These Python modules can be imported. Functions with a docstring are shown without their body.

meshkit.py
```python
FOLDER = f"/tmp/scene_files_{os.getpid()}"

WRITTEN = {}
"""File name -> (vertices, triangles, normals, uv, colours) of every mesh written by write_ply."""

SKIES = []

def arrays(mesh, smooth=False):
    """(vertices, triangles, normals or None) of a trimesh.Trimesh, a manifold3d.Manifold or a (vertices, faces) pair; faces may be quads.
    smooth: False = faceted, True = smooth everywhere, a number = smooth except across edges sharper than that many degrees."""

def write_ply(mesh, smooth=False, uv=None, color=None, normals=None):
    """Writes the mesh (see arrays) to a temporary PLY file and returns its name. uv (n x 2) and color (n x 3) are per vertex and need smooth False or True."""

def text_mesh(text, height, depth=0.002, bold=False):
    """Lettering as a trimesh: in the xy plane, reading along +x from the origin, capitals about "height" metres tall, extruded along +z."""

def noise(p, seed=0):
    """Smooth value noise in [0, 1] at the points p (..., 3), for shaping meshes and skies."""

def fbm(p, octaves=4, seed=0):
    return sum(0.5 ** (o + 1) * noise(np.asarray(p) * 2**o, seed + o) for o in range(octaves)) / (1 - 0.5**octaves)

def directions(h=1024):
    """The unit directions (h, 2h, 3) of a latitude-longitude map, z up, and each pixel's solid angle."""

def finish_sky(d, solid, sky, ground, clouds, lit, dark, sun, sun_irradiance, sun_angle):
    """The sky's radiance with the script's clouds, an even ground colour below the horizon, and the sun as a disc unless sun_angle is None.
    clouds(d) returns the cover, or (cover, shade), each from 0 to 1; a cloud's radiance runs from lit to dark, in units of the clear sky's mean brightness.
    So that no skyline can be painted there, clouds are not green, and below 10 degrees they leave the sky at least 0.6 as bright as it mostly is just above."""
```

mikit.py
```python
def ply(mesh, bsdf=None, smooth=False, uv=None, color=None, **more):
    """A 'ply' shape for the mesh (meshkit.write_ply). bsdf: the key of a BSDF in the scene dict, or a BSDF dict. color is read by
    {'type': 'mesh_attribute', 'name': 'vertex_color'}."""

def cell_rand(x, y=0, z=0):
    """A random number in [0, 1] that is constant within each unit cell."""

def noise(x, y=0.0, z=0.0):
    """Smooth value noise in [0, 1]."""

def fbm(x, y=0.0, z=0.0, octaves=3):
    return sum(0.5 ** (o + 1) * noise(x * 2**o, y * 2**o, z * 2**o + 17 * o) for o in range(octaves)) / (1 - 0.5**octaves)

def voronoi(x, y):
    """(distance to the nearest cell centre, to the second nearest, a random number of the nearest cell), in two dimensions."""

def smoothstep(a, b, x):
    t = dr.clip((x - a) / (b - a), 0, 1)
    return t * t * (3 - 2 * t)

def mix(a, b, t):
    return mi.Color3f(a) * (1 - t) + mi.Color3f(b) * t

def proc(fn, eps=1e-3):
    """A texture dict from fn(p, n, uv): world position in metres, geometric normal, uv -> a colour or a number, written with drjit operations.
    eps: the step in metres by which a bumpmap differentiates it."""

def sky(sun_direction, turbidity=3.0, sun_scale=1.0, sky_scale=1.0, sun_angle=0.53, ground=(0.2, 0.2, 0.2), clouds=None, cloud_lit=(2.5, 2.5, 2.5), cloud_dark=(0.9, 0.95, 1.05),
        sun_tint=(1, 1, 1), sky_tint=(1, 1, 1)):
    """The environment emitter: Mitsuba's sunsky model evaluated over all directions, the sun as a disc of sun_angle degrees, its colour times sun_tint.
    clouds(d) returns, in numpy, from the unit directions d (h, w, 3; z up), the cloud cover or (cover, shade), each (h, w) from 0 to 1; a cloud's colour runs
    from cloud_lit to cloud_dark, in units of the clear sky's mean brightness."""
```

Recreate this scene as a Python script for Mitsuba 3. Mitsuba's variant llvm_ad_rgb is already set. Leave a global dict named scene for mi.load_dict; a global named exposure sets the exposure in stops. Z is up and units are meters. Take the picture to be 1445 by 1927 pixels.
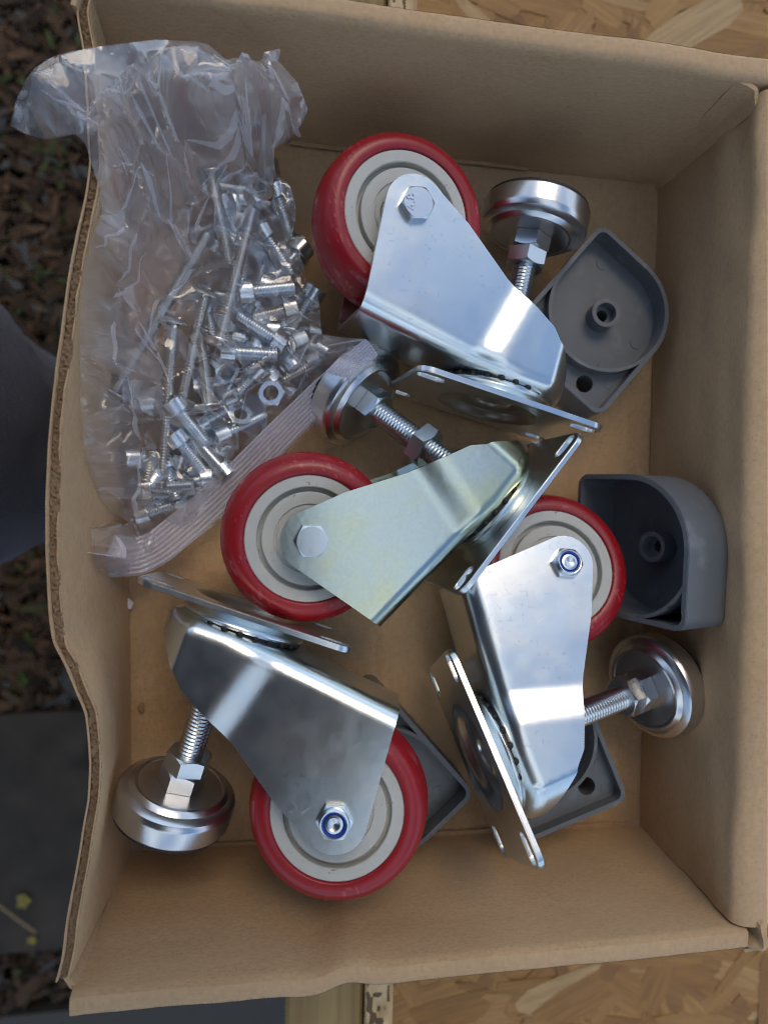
"""A cardboard box of casters, levelling feet, grey covers and a clear bag of hardware, standing on an OSB bench outdoors."""
import math
import random

import drjit as dr
import manifold3d as m3
import mitsuba as mi
import numpy as np
import trimesh
from scipy.interpolate import LinearNDInterpolator
from scipy.spatial import Delaunay
from shapely.geometry import LineString, Point, Polygon, box as sbox
from shapely import affinity

import meshkit
import mikit
from mikit import fbm, noise, smoothstep, mix, cell_rand

T = mi.ScalarTransform4f
MM = 0.001
scene, labels = {}, {}
rng = np.random.default_rng(7)
random.seed(7)

# ---- camera, sky, exposure -------------------------------------------------
CAM = np.array([0.0, 0.0, 0.3475])
FWD = np.array([0.1376, -0.0148, -0.9904])
UP = np.array([0.0, 0.99989, -0.0148])
scene["camera"] = {"type": "thinlens", "fov": 61.37, "fov_axis": "x", "aperture_radius": 0.0018, "focus_distance": 0.285, "near_clip": 0.01, "far_clip": 500.0,
                   "to_world": T().look_at(origin=CAM.tolist(), target=(CAM + FWD).tolist(), up=UP.tolist())}


def clouds(d):
    """Broken bright cloud with blue gaps."""
    p = d / np.maximum(d[..., 2:3], 0.12)
    n = meshkit.fbm(np.stack([p[..., 0] * 1.3 + 4, p[..., 1] * 1.3 + 1, d[..., 2] * 0 + 3], -1), 5, 3)
    cover = np.clip((n - 0.45) / 0.16, 0, 1)
    shade = np.clip((meshkit.fbm(np.stack([p[..., 0] * 1.7, p[..., 1] * 1.7, d[..., 2] * 0], -1), 4, 9) - 0.4) * 2.2, 0, 1)
    return cover, shade


scene["sky"] = mikit.sky([0.10, 0.60, 0.79], turbidity=3, sun_scale=0.13, sun_angle=28, clouds=clouds, cloud_lit=(2.1, 2.42, 2.75), cloud_dark=(1.10, 1.29, 1.52), sun_tint=(1.0, 0.96, 0.90))
exposure = 2.42

# ---- materials --------------------------------------------------------------


def two(b):
    return {"type": "twosided", "bsdf": b}


def rgb(*c):
    return {"type": "rgb", "value": list(c)}


def princ(color, rough, metallic=0.0, **k):
    return {"type": "principled", "base_color": color, "roughness": rough, "metallic": metallic, **k}


def bump(b, fn, scale, eps=2e-4):
    return {"type": "bumpmap", "arbitrary": mikit.proc(fn, eps), "scale": scale, "bsdf": b}


def card_color(p, n, uv):
    big = fbm(p.x * 26 + 3, p.y * 26, p.z * 26, 3)
    fib = noise(p.x * 900, p.y * 420, p.z * 900)
    fib2 = noise(p.x * 520 + 7, p.y * 1300, p.z * 1100)
    fleck = smoothstep(0.80, 0.90, noise(p.x * 1250 + 40, p.y * 900, p.z * 1250))
    pale = smoothstep(0.84, 0.92, noise(p.x * 1000 - 20, p.y * 1300 + 9, p.z * 1000))
    stain = smoothstep(0.60, 0.78, fbm(p.x * 55 + 11, p.y * 40, p.z * 55, 3))
    c = mix((0.395, 0.257, 0.142), (0.450, 0.300, 0.172), big)
    c = c * (0.86 + 0.16 * fib + 0.12 * fib2)
    c = mix(c, (0.21, 0.13, 0.07), fleck * 0.30)
    c = mix(c, (0.53, 0.40, 0.27), pale * 0.22)
    return mix(c, c * mi.Color3f(0.90, 0.86, 0.80), stain * 0.3)


def card_relief(p, n, uv):
    return 0.3 * noise(p.x * 1200, p.y * 800, p.z * 1200) + 0.9 * fbm(p.x * 90, p.y * 60, p.z * 60, 2) + 0.16 * dr.sin(p.x * 1500 + 2 * noise(p.y * 30, p.x * 60)) + 0.16 * dr.sin(p.y * 1500)


def scratch(p):
    """Fine handling scratches in three directions."""
    q = p.x * 0.8 + p.y * 0.6, p.y * 0.8 - p.x * 0.6
    a = smoothstep(0.90, 0.95, noise(q[0] * 70, q[1] * 2100, p.z * 60))
    b = smoothstep(0.90, 0.95, noise(q[1] * 90 + 7, q[0] * 1900, p.z * 60))
    e = smoothstep(0.91, 0.96, noise((p.x + 0.3 * p.y) * 60 + 3, (p.y - 0.3 * p.x) * 2300, p.z * 60))
    return dr.minimum(a + b + e, 1.0) * smoothstep(0.45, 0.65, noise(p.x * 55, p.y * 55 + 4, p.z * 55))


def zinc_color(p, n, uv):
    a = fbm(p.x * 60, p.y * 60 + 3, p.z * 60, 3)
    c = mix((0.68, 0.745, 0.770), (0.750, 0.775, 0.755), smoothstep(0.35, 0.65, a))
    sc = smoothstep(0.72, 0.9, noise(p.x * 700, p.y * 700, p.z * 700)) * smoothstep(0.5, 0.7, noise(p.x * 70 + 9, p.y * 70, p.z * 70))
    return c * (1 - 0.12 * sc) * (1 - 0.16 * scratch(p))


def zinc_rough(p, n, uv):
    return 0.21 + 0.10 * fbm(p.x * 130 + 5, p.y * 130, p.z * 130, 3) + 0.12 * scratch(p)


def zinc_relief(p, n, uv):
    return fbm(p.x * 420, p.y * 420, p.z * 420, 2) + 1.3 * fbm(p.x * 45, p.y * 45 + 9, p.z * 45, 2)


def yellow_color(p, n, uv):
    """Zinc plating with a patchy yellow-green passivation film."""
    a = smoothstep(0.36, 0.62, fbm(p.x * 38 + 2, p.y * 38, p.z * 38, 4))
    c = mix((0.54, 0.60, 0.56), (0.59, 0.60, 0.42), a)
    return c * (0.96 + 0.08 * noise(p.x * 900, p.y * 900, p.z * 900))


def red_color(p, n, uv):
    scuff = smoothstep(0.70, 0.80, noise(p.x * 900 + p.y * 300, p.y * 500 + 6, p.z * 300)) * smoothstep(0.52, 0.62, noise(p.x * 50 + 2, p.y * 50, p.z * 50))
    return mix((0.245, 0.006, 0.011), (0.40, 0.10, 0.09), scuff * 0.4)


def hub_color(p, n, uv):
    speck = smoothstep(0.86, 0.92, noise(p.x * 900, p.y * 900, p.z * 900)) * smoothstep(0.55, 0.65, noise(p.x * 80 + 3, p.y * 80, p.z * 80))
    return mix((0.45, 0.44, 0.40), (0.12, 0.10, 0.08), speck * 0.8) * (0.94 + 0.1 * fbm(p.x * 120, p.y * 120, p.z * 120, 2))


def grey_color(p, n, uv):
    dust = smoothstep(0.60, 0.80, fbm(p.x * 110, p.y * 110, p.z * 110, 4))
    return mix((0.090, 0.096, 0.105), (0.125, 0.131, 0.140), dust)


def osb_color(p, n, uv):
    """uv: u = strand number + position along it, v across it."""
    k = dr.floor(uv.x)
    t = cell_rand(k, 3, 1)
    c = mix((0.215, 0.102, 0.026), (0.30, 0.160, 0.050), t)
    c = mix(c, (0.15, 0.065, 0.02), smoothstep(0.88, 0.97, cell_rand(k, 9, 2)) * 0.6)
    c = mix(c, (0.40, 0.27, 0.13), smoothstep(0.84, 0.95, cell_rand(k, 4, 6)) * 0.7)
    g = fbm(uv.x * 6, uv.y * 22 + k * 3.1, 0.0, 3)
    return c * (0.70 + 0.56 * g)


def edge_color(p, n, uv):
    a = noise(p.x * 320, p.y * 110, p.z * 500)
    b = smoothstep(0.62, 0.72, noise(p.x * 520 + 5, p.y * 260, p.z * 500))
    return mix(mix((0.34, 0.22, 0.105), (0.56, 0.42, 0.24), a), (0.055, 0.03, 0.016), b * 0.85)


def lumber_color(p, n, uv):
    g = fbm(p.x * 260 + 2.5 * noise(p.y * 9, p.x * 30), p.y * 7, p.z * 260, 3)
    return mix((0.17, 0.105, 0.036), (0.33, 0.235, 0.10), g)


def soil_color(p, n, uv):
    a = fbm(p.x * 40, p.y * 40, p.z * 40, 4)
    return mix((0.006, 0.0045, 0.003), (0.03, 0.021, 0.013), smoothstep(0.3, 0.75, a))


def chip_color(p, n, uv):
    k = dr.floor(uv.x)
    t = cell_rand(k, 1, 5)
    c = mix((0.013, 0.009, 0.006), (0.072, 0.040, 0.021), t)
    c = mix(c, (0.055, 0.052, 0.048), smoothstep(0.90, 0.9, cell_rand(k, 2, 8)))
    c = mix(c, (0.035, 0.045, 0.014), smoothstep(0.90, 0.93, cell_rand(k, 5, 3)))
    return c * (0.6 + 0.8 * noise(uv.x * 9, uv.y * 14, k))


def slab_color(p, n, uv):
    a = fbm(p.x * 22, p.y * 22, 0.0, 4)
    dark = smoothstep(0.58, 0.70, fbm(p.x * 9 + 3, p.y * 9, 0.0, 3))
    return mix(mix((0.019, 0.014, 0.009), (0.050, 0.037, 0.026), a), (0.008, 0.0065, 0.0055), dark * 0.8)


def denim_color(p, n, uv):
    w = noise(p.x * 1100, p.y * 1100, p.z * 1100)
    lint = smoothstep(0.9, 0.96, noise(p.x * 500, p.y * 500, p.z * 500))
    return mix((0.045, 0.044, 0.060), (0.092, 0.090, 0.115), w) + 0.08 * lint


def steel_color(p, n, uv):
    return mix((0.56, 0.53, 0.49), (0.66, 0.64, 0.61), fbm(p.x * 200, p.y * 200, p.z * 200, 2))


B = scene
B["m_card"] = two(bump(princ(mikit.proc(card_color), 0.82, specular=0.25), card_relief, 0.00016, 5e-4))
B["m_flute"] = two(princ(rgb(0.20, 0.13, 0.075), 0.9, specular=0.2))
B["m_zinc"] = two(bump(princ(mikit.proc(zinc_color), mikit.proc(zinc_rough), 1.0), zinc_relief, 0.000022, 3e-4))
B["m_yellow_zinc"] = two(bump(princ(mikit.proc(yellow_color), 0.22, 1.0), zinc_relief, 0.00003, 3e-4))
B["m_bolt_zinc"] = two(princ(rgb(0.66, 0.70, 0.73), 0.25, 1.0))
B["m_steel"] = two(princ(mikit.proc(steel_color), 0.26, 1.0))
B["m_cup"] = two(princ(rgb(0.68, 0.675, 0.68), 0.26, 1.0))
B["m_red"] = two(princ(mikit.proc(red_color), 0.34, specular=0.5))
B["m_hub"] = two(princ(mikit.proc(hub_color), 0.5, specular=0.4))
B["m_grey"] = two(princ(mikit.proc(grey_color), 0.38, specular=0.5))
B["m_rubber"] = two(princ(rgb(0.012, 0.012, 0.013), 0.6))
B["m_blue"] = two(princ(rgb(0.012, 0.045, 0.27), 0.35))
B["m_dark"] = two(princ(rgb(0.025, 0.024, 0.023), 0.55, 0.6))
B["m_osb"] = two(princ(mikit.proc(osb_color), 0.62, specular=0.35))
B["m_osb_edge"] = two(princ(mikit.proc(edge_color), 0.85, specular=0.2))
B["m_lumber"] = two(princ(mikit.proc(lumber_color), 0.7, specular=0.3))
B["m_soil"] = two(princ(mikit.proc(soil_color), 0.95, specular=0.1))
B["m_chip"] = two(princ(mikit.proc(chip_color), 0.85, specular=0.2))
B["m_slab"] = two(princ(mikit.proc(slab_color), 0.8, specular=0.3))
B["m_pale_slab"] = two(princ(rgb(0.05, 0.044, 0.036), 0.8, specular=0.3))
B["m_denim"] = two(princ(mikit.proc(denim_color), 0.9, sheen=0.6))
B["m_skin"] = two(princ(rgb(0.50, 0.30, 0.22), 0.5))
B["m_hair"] = two(princ(rgb(0.03, 0.02, 0.015), 0.6))
B["m_shoe"] = two(princ(rgb(0.03, 0.028, 0.027), 0.6))
B["m_board"] = two(princ(rgb(0.055, 0.045, 0.036), 0.7))
B["m_phone"] = two(princ(rgb(0.015, 0.015, 0.018), 0.25))
B["m_paper"] = two(princ(rgb(0.74, 0.72, 0.76), 0.7))
B["m_petal"] = two(princ(rgb(0.26, 0.20, 0.03), 0.6))
B["m_straw"] = two(princ(rgb(0.26, 0.17, 0.08), 0.8))
B["m_film"] = {"type": "blendbsdf", "weight": 0.065, "a": {"type": "thindielectric", "int_ior": 1.5},
               "b": {"type": "principledthin", "base_color": rgb(0.84, 0.84, 0.90), "roughness": 0.35, "diff_trans": 1.0, "spec_trans": 0.0}}
B["m_fold"] = {"type": "blendbsdf", "weight": 0.30, "a": {"type": "thindielectric", "int_ior": 1.5},
               "b": {"type": "principledthin", "base_color": rgb(0.84, 0.84, 0.90), "roughness": 0.25, "diff_trans": 0.9, "spec_trans": 0.0}}
B["m_zip"] = {"type": "blendbsdf", "weight": 0.40, "a": {"type": "thindielectric", "int_ior": 1.5},
              "b": {"type": "principledthin", "base_color": rgb(0.80, 0.79, 0.86), "roughness": 0.3, "diff_trans": 0.9, "spec_trans": 0.0}}


# ---- helpers ----------------------------------------------------------------


def numbered(name):
    if name not in labels and not any(k == name or k.startswith(name + "__") for k in scene):
        return name
    i = 1
    while f"{name}_{i:03d}" in labels or any(k == f"{name}_{i:03d}" or k.startswith(f"{name}_{i:03d}__") for k in scene):
        i += 1
    return f"{name}_{i:03d}"


def thing(name, label, cat, group=None, kind=None):
    key = numbered(name)
    labels[key] = {"label": label, "category": cat}
    if group:
        labels[key]["group"] = group
    if kind:
        labels[key] = {"label": label, "kind": kind, **({"category": cat} if kind != "structure" else {})}
    return key


def put(parent, name, shape, m=None):
    """One entry: shape is a ply dict; m a 4x4 to_world."""
    key = numbered(f"{parent}__{name}") if name else parent
    scene[key] = {**shape, **({"to_world": T(m)} if m is not None else {})}
    return key


def frame(R, p):
    M = np.eye(4)
    M[:3, :3], M[:3, 3] = R, p
    return M


def axes(a, up=(0, 0, 1)):
    """Columns x,y,z with z along a."""
    a = np.asarray(a, float) / np.linalg.norm(a)
    u = np.cross(up, a)
    if np.linalg.norm(u) < 1e-6:
        u = np.array([1.0, 0, 0])
    u /= np.linalg.norm(u)
    return np.stack([u, np.cross(a, u), a], 1)


def cat(*ms):
    return trimesh.util.concatenate([x for x in ms])


def lathe(profile, seg=64):
    """Revolve (r, z) pairs in mm about z."""
    p = np.array(profile, float) * MM
    th = np.linspace(0, 2 * np.pi, seg, endpoint=False)
    n = len(p)
    V = np.stack([p[:, None, 0] * np.cos(th), p[:, None, 0] * np.sin(th), np.repeat(p[:, 1:2], seg, 1)], -1).reshape(-1, 3)
    i, j = np.meshgrid(np.arange(n - 1), np.arange(seg), indexing="ij")
    a, b = i * seg + j, i * seg + (j + 1) % seg
    F = np.stack([a, b, b + seg, a + seg], -1).reshape(-1, 4)
    F = np.vstack([F[:, [0, 1, 2]], F[:, [0, 2, 3]]])
    m = trimesh.Trimesh(V, F, process=True)
    m.update_faces(m.nondegenerate_faces())
    return m


def prism(poly, z0, z1):
    m = trimesh.creation.extrude_polygon(poly, (z1 - z0) * MM, engine="earcut")
    m.apply_translation([0, 0, z0 * MM])
    return m


def mmpoly(pts):
    return Polygon([(x * MM, y * MM) for x, y in pts])


def rrect(x0, y0, x1, y1, r):
    return affinity.scale(sbox(x0 + r, y0 + r, x1 - r, y1 - r).buffer(r, 12), MM, MM, origin=(0, 0))


def circle(r, x=0, y=0, n=24):
    return affinity.scale(Point(x, y).buffer(r, n), MM, MM, origin=(0, 0))


def hexagon(af, rot=0):
    R = af / math.sqrt(3)
    return mmpoly([(R * math.cos(math.radians(60 * k + rot)), R * math.sin(math.radians(60 * k + rot))) for k in range(6)])


def hexhead(af, z0, z1, hole=0, cham=True):
    """A hexagonal prism with its corners turned off, like a nut or a bolt head."""
    m = m3.Manifold.extrude(m3.CrossSection([[(x / MM, y / MM) for x, y in list(hexagon(af).exterior.coords)[:-1]]]), z1 - z0).translate([0, 0, z0])
    if cham:
        R = af / 2 * 1.0
        cone = m3.Manifold.revolve(m3.CrossSection([[(0, z0 - .01), (R * 1.2, z0 - .01), (R * 1.2, z1 - (R * .17)), (R * .98, z1 + .001), (0, z1 + .001)]]), 48)
        m = m ^ cone
    if hole:
        m = m - m3.Manifold.cylinder(z1 - z0 + 2, hole, hole, 32).translate([0, 0, z0 - 1])
    q = m.to_mesh()
    return trimesh.Trimesh(q.vert_properties[:, :3] * MM, q.tri_verts, process=False)


def rod(r, z0, z1, pitch, depth=0.6, seg=20):
    """A threaded rod: turned ridges between z0 and z1 (mm)."""
    n = max(2, int((z1 - z0) / pitch))
    pr = [(0, z0), (r - depth, z0)]
    for k in range(n):
        z = z0 + (k + 0.12) * pitch
        pr += [(r - depth, z), (r, z + pitch * 0.36), (r, z + pitch * 0.5), (r - depth, z + pitch * 0.84)]
    pr += [(r - depth, z1 - 0.2), (r - depth - 0.5, z1), (0, z1)]
    return lathe(pr, seg)


def grid_faces(n, m):
    i, j = np.meshgrid(np.arange(n - 1), np.arange(m - 1), indexing="ij")
    a = (i * m + j).ravel()
    return np.vstack([np.stack([a, a + m, a + m + 1], 1), np.stack([a, a + m + 1, a + 1], 1)])


def vnormals(G):
    """Per-vertex normals of a grid (n, m, 3)."""
    du, dv = np.gradient(G, axis=0), np.gradient(G, axis=1)
    n = np.cross(du, dv)
    return n / np.maximum(np.linalg.norm(n, axis=-1, keepdims=True), 1e-12)


def solid_grid(G, thick):
    """A grid sheet made solid: the second face lies `thick` along minus its normals."""
    n, m = G.shape[:2]
    V = np.vstack([G.reshape(-1, 3), (G - vnormals(G) * thick).reshape(-1, 3)])
    F, k = grid_faces(n, m), n * m
    E = [np.arange(m), np.arange(m) + (n - 1) * m, np.arange(n) * m, np.arange(n) * m + m - 1]
    side = []
    for q, e in enumerate(E):
        a, b = e[:-1], e[1:]
        f = np.vstack([np.stack([a, b, b + k], 1), np.stack([a, b + k, a + k], 1)])
        side.append(f if q in (0, 3) else f[:, ::-1])
    return trimesh.Trimesh(V, np.vstack([F, F[:, ::-1] + k, *side]), process=False)


def resample(pts, n):
    p = np.array(pts, float)
    s = np.concatenate([[0], np.cumsum(np.linalg.norm(np.diff(p, axis=0), axis=1))])
    t = np.linspace(0, s[-1], n)
    return np.stack([np.interp(t, s, p[:, k]) for k in range(p.shape[1])], 1)


def smooth_path(pts, n, it=6):
    p = resample(pts, n)
    for _ in range(it):
        p[1:-1] = 0.25 * p[:-2] + 0.5 * p[1:-1] + 0.25 * p[2:]
    return p


# ---- the setting ------------------------------------------------------------
GZ = -0.85
struct = lambda name, label: thing(name, label, None, kind="structure")
g = np.stack(np.meshgrid(np.linspace(-1, 1, 121), np.linspace(-1, 1, 121), indexing="ij"), -1)
g = np.sign(g) * np.abs(g) ** 3
P = np.concatenate([g * 60, np.zeros(g.shape[:2] + (1,))], -1)
P[..., 2] = GZ + (meshkit.fbm(P * 7, 3, 5) - 0.5) * 0.05 * np.exp(-np.linalg.norm(g, axis=-1))
put(struct("ground", "dark soil ground scattered with bark mulch"), "", mikit.ply(trimesh.Trimesh(P.reshape(-1, 3), grid_faces(121, 121), process=False), "m_soil", smooth=True))


def scatter(n, region, size, seed, lift=0.0):
    """Bark chips, twigs and crumbs: thin bent slivers, one mesh. uv carries the chip's number."""
    r = np.random.default_rng(seed)
    base = np.array([[-.5, -.35, 0], [.0, -.5, .12], [.5, -.25, 0], [.55, .2, 0], [0, .5, .1], [-.5, .3, 0]])
    V, F, UV = [], [], []
    for k in range(n):
        l = size * r.uniform(0.25, 1.0) * (1.5 if r.random() < .15 else 1)
        w = l * r.uniform(0.12, 0.5)
        q = base * (1 + r.uniform(-.3, .3, base.shape)) * [l, w, w]
        top = q + [0, 0, w * .18]
        v = np.vstack([top, q])
        a, tilt = r.uniform(0, 2 * np.pi), r.uniform(-.5, .5)
        R = trimesh.transformations.euler_matrix(tilt, r.uniform(-.4, .4), a)[:3, :3]
        x, y = r.uniform(region[0], region[1]), r.uniform(region[2], region[3])
        V.append(v @ R.T + [x, y, GZ + lift + 0.02 + r.uniform(0, .02)])
        f = [[0, 1, 5], [1, 4, 5], [1, 2, 4], [2, 3, 4]] + [[i, (i + 1) % 6 + 6, (i + 1) % 6] for i in range(6)] + [[i, i + 6, (i + 1) % 6 + 6] for i in range(6)]
        F.append(np.array(f) + 12 * k)
        u = (base[:, 0] + .6) / 1.25
        UV.append(np.tile(np.stack([k + np.clip(u, 0.02, .97), base[:, 1] + .5], 1), (2, 1)))
    return mikit.ply(trimesh.Trimesh(np.vstack(V), np.vstack(F), process=False), "m_chip", smooth=False, uv=np.vstack(UV))


# uv needs smooth False/True: faceted chips
mk = thing("bark_mulch", "dark brown bark chips covering the ground left of the box", "mulch", kind="stuff")
put(mk, "", scatter(15000, (-0.75, -0.1, -0.36, 1.10), 0.042, 3))
mk2 = thing("bark_mulch", "dark bark chips and litter in the gap between the paving slabs", "mulch", kind="stuff")
put(mk2, "", scatter(1200, (-0.75, 0.0, -0.86, -0.74), 0.035, 4))
put(struct("paving_slab", "dark stained paving slab at the lower left"), "", mikit.ply(prism(rrect(-1250, -760, 250, -356, 12), GZ / MM + 6, GZ / MM + 45), "m_slab"))
put(struct("paving_slab", "paler grey paving slab at the bottom left corner"), "", mikit.ply(prism(rrect(-1250, -1400, 250, -870, 12), GZ / MM + 6, GZ / MM + 42), "m_pale_slab"))




def petal(x, y, r, seed):
    rr = np.random.default_rng(seed)
    parts = []
    for k in range(5):
        a = k * 1.256 + rr.uniform(-.3, .3)
        q = np.stack(np.meshgrid(np.linspace(0, 1, 5), np.linspace(-1, 1, 5), indexing="ij"), -1)
        w = np.sin(np.pi * np.clip(q[..., 0], .04, .97)) * .42
        G = np.stack([q[..., 0], q[..., 1] * w, .25 * q[..., 0] ** 2 + .15 * q[..., 1] ** 2], -1) * r
        parts.append(trimesh.Trimesh(G.reshape(-1, 3) @ trimesh.transformations.rotation_matrix(a, [0, 0, 1])[:3, :3].T, grid_faces(5, 5), process=False))
    m = cat(*parts)
    m.apply_translation([x, y, GZ + .047])
    return m


put(thing("yellow_flower", "larger yellow flower head lying on the dark paving slab", "flower"), "", mikit.ply(petal(-.450, -.670, .013, 1), "m_petal", smooth=True))
put(thing("yellow_flower", "smaller yellow flower head beside the end of the dry stalk", "flower"), "", mikit.ply(petal(-.437, -.739, .008, 2), "m_petal", smooth=True))
st = smooth_path([(-.62, -.60, GZ + .06), (-.50, -.638, GZ + .075), (-.455, -.685, GZ + .07), (-.43, -.725, GZ + .05)], 24)
sk = [(p, .0018) for p in st]


def tube(path, r, seg=8):
    path = np.asarray(path, float)
    r = np.broadcast_to(r, len(path))
    t = np.gradient(path, axis=0)
    t /= np.linalg.norm(t, axis=1, keepdims=True)
    up = np.array([0.13, 0.21, 0.97])
    u = np.cross(t, up)
    u /= np.linalg.norm(u, axis=1, keepdims=True)
    v = np.cross(t, u)
    th = np.linspace(0, 2 * np.pi, seg, endpoint=False)
    V = path[:, None] + r[:, None, None] * (np.cos(th)[None, :, None] * u[:, None] + np.sin(th)[None, :, None] * v[:, None])
    i, j = np.meshgrid(np.arange(len(path) - 1), np.arange(seg), indexing="ij")
    a, b = (i * seg + j).ravel(), (i * seg + (j + 1) % seg).ravel()
    return trimesh.Trimesh(V.reshape(-1, 3), np.vstack([np.stack([a, b, b + seg], 1), np.stack([a, b + seg, a + seg], 1)]), process=False)


put(thing("dry_stalk", "thin dry brown stalk lying across the dark paving slab", "stalk"), "", mikit.ply(tube(st, .0018), "m_straw", smooth=True))

def bx(x0, y0, z0, x1, y1, z1, bev=0.0008):
    e = np.array([x1 - x0, y1 - y0, z1 - z0])
    m = m3.Manifold.batch_hull([m3.Manifold.cube((e - np.eye(3)[k] * 0 - 2 * bev * (1 - np.eye(3)[k])).tolist(), True) for k in range(3)])
    q = m.to_mesh()
    return trimesh.Trimesh(q.vert_properties[:, :3] + np.array([x0 + x1, y0 + y1, z0 + z1]) / 2, q.tri_verts, process=False)


# ---- the bench the box stands on --------------------------------------------
bench = thing("workbench", "strand board bench with bright cut edges and a lumber rail under the cardboard box", "workbench")
BA = math.atan2(0.0122, 0.556)
BR = np.eye(4)
BR[:2, :2] = [[math.cos(BA), math.sin(BA)], [-math.sin(BA), math.cos(BA)]]
BR[0, 3] = 0.0531 * 1


put(bench, "side_board", mikit.ply(bx(-.0075, -.62, GZ, .0075, .62, -.0042), "m_osb_edge"), BR)
put(bench, "rail", mikit.ply(bx(-.0515, -.62, -.105, -.0085, .62, -.0105, .002), "m_lumber"), BR)
put(bench, "cross_rail", mikit.ply(bx(.0085, -.045, -.13, .75, .045, -.003, .002), "m_lumber"), BR)
put(bench, "shelf_board", mikit.ply(bx(.0085, -.62, -.146, .75, .62, -.131), "m_osb_edge"), BR)


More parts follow.
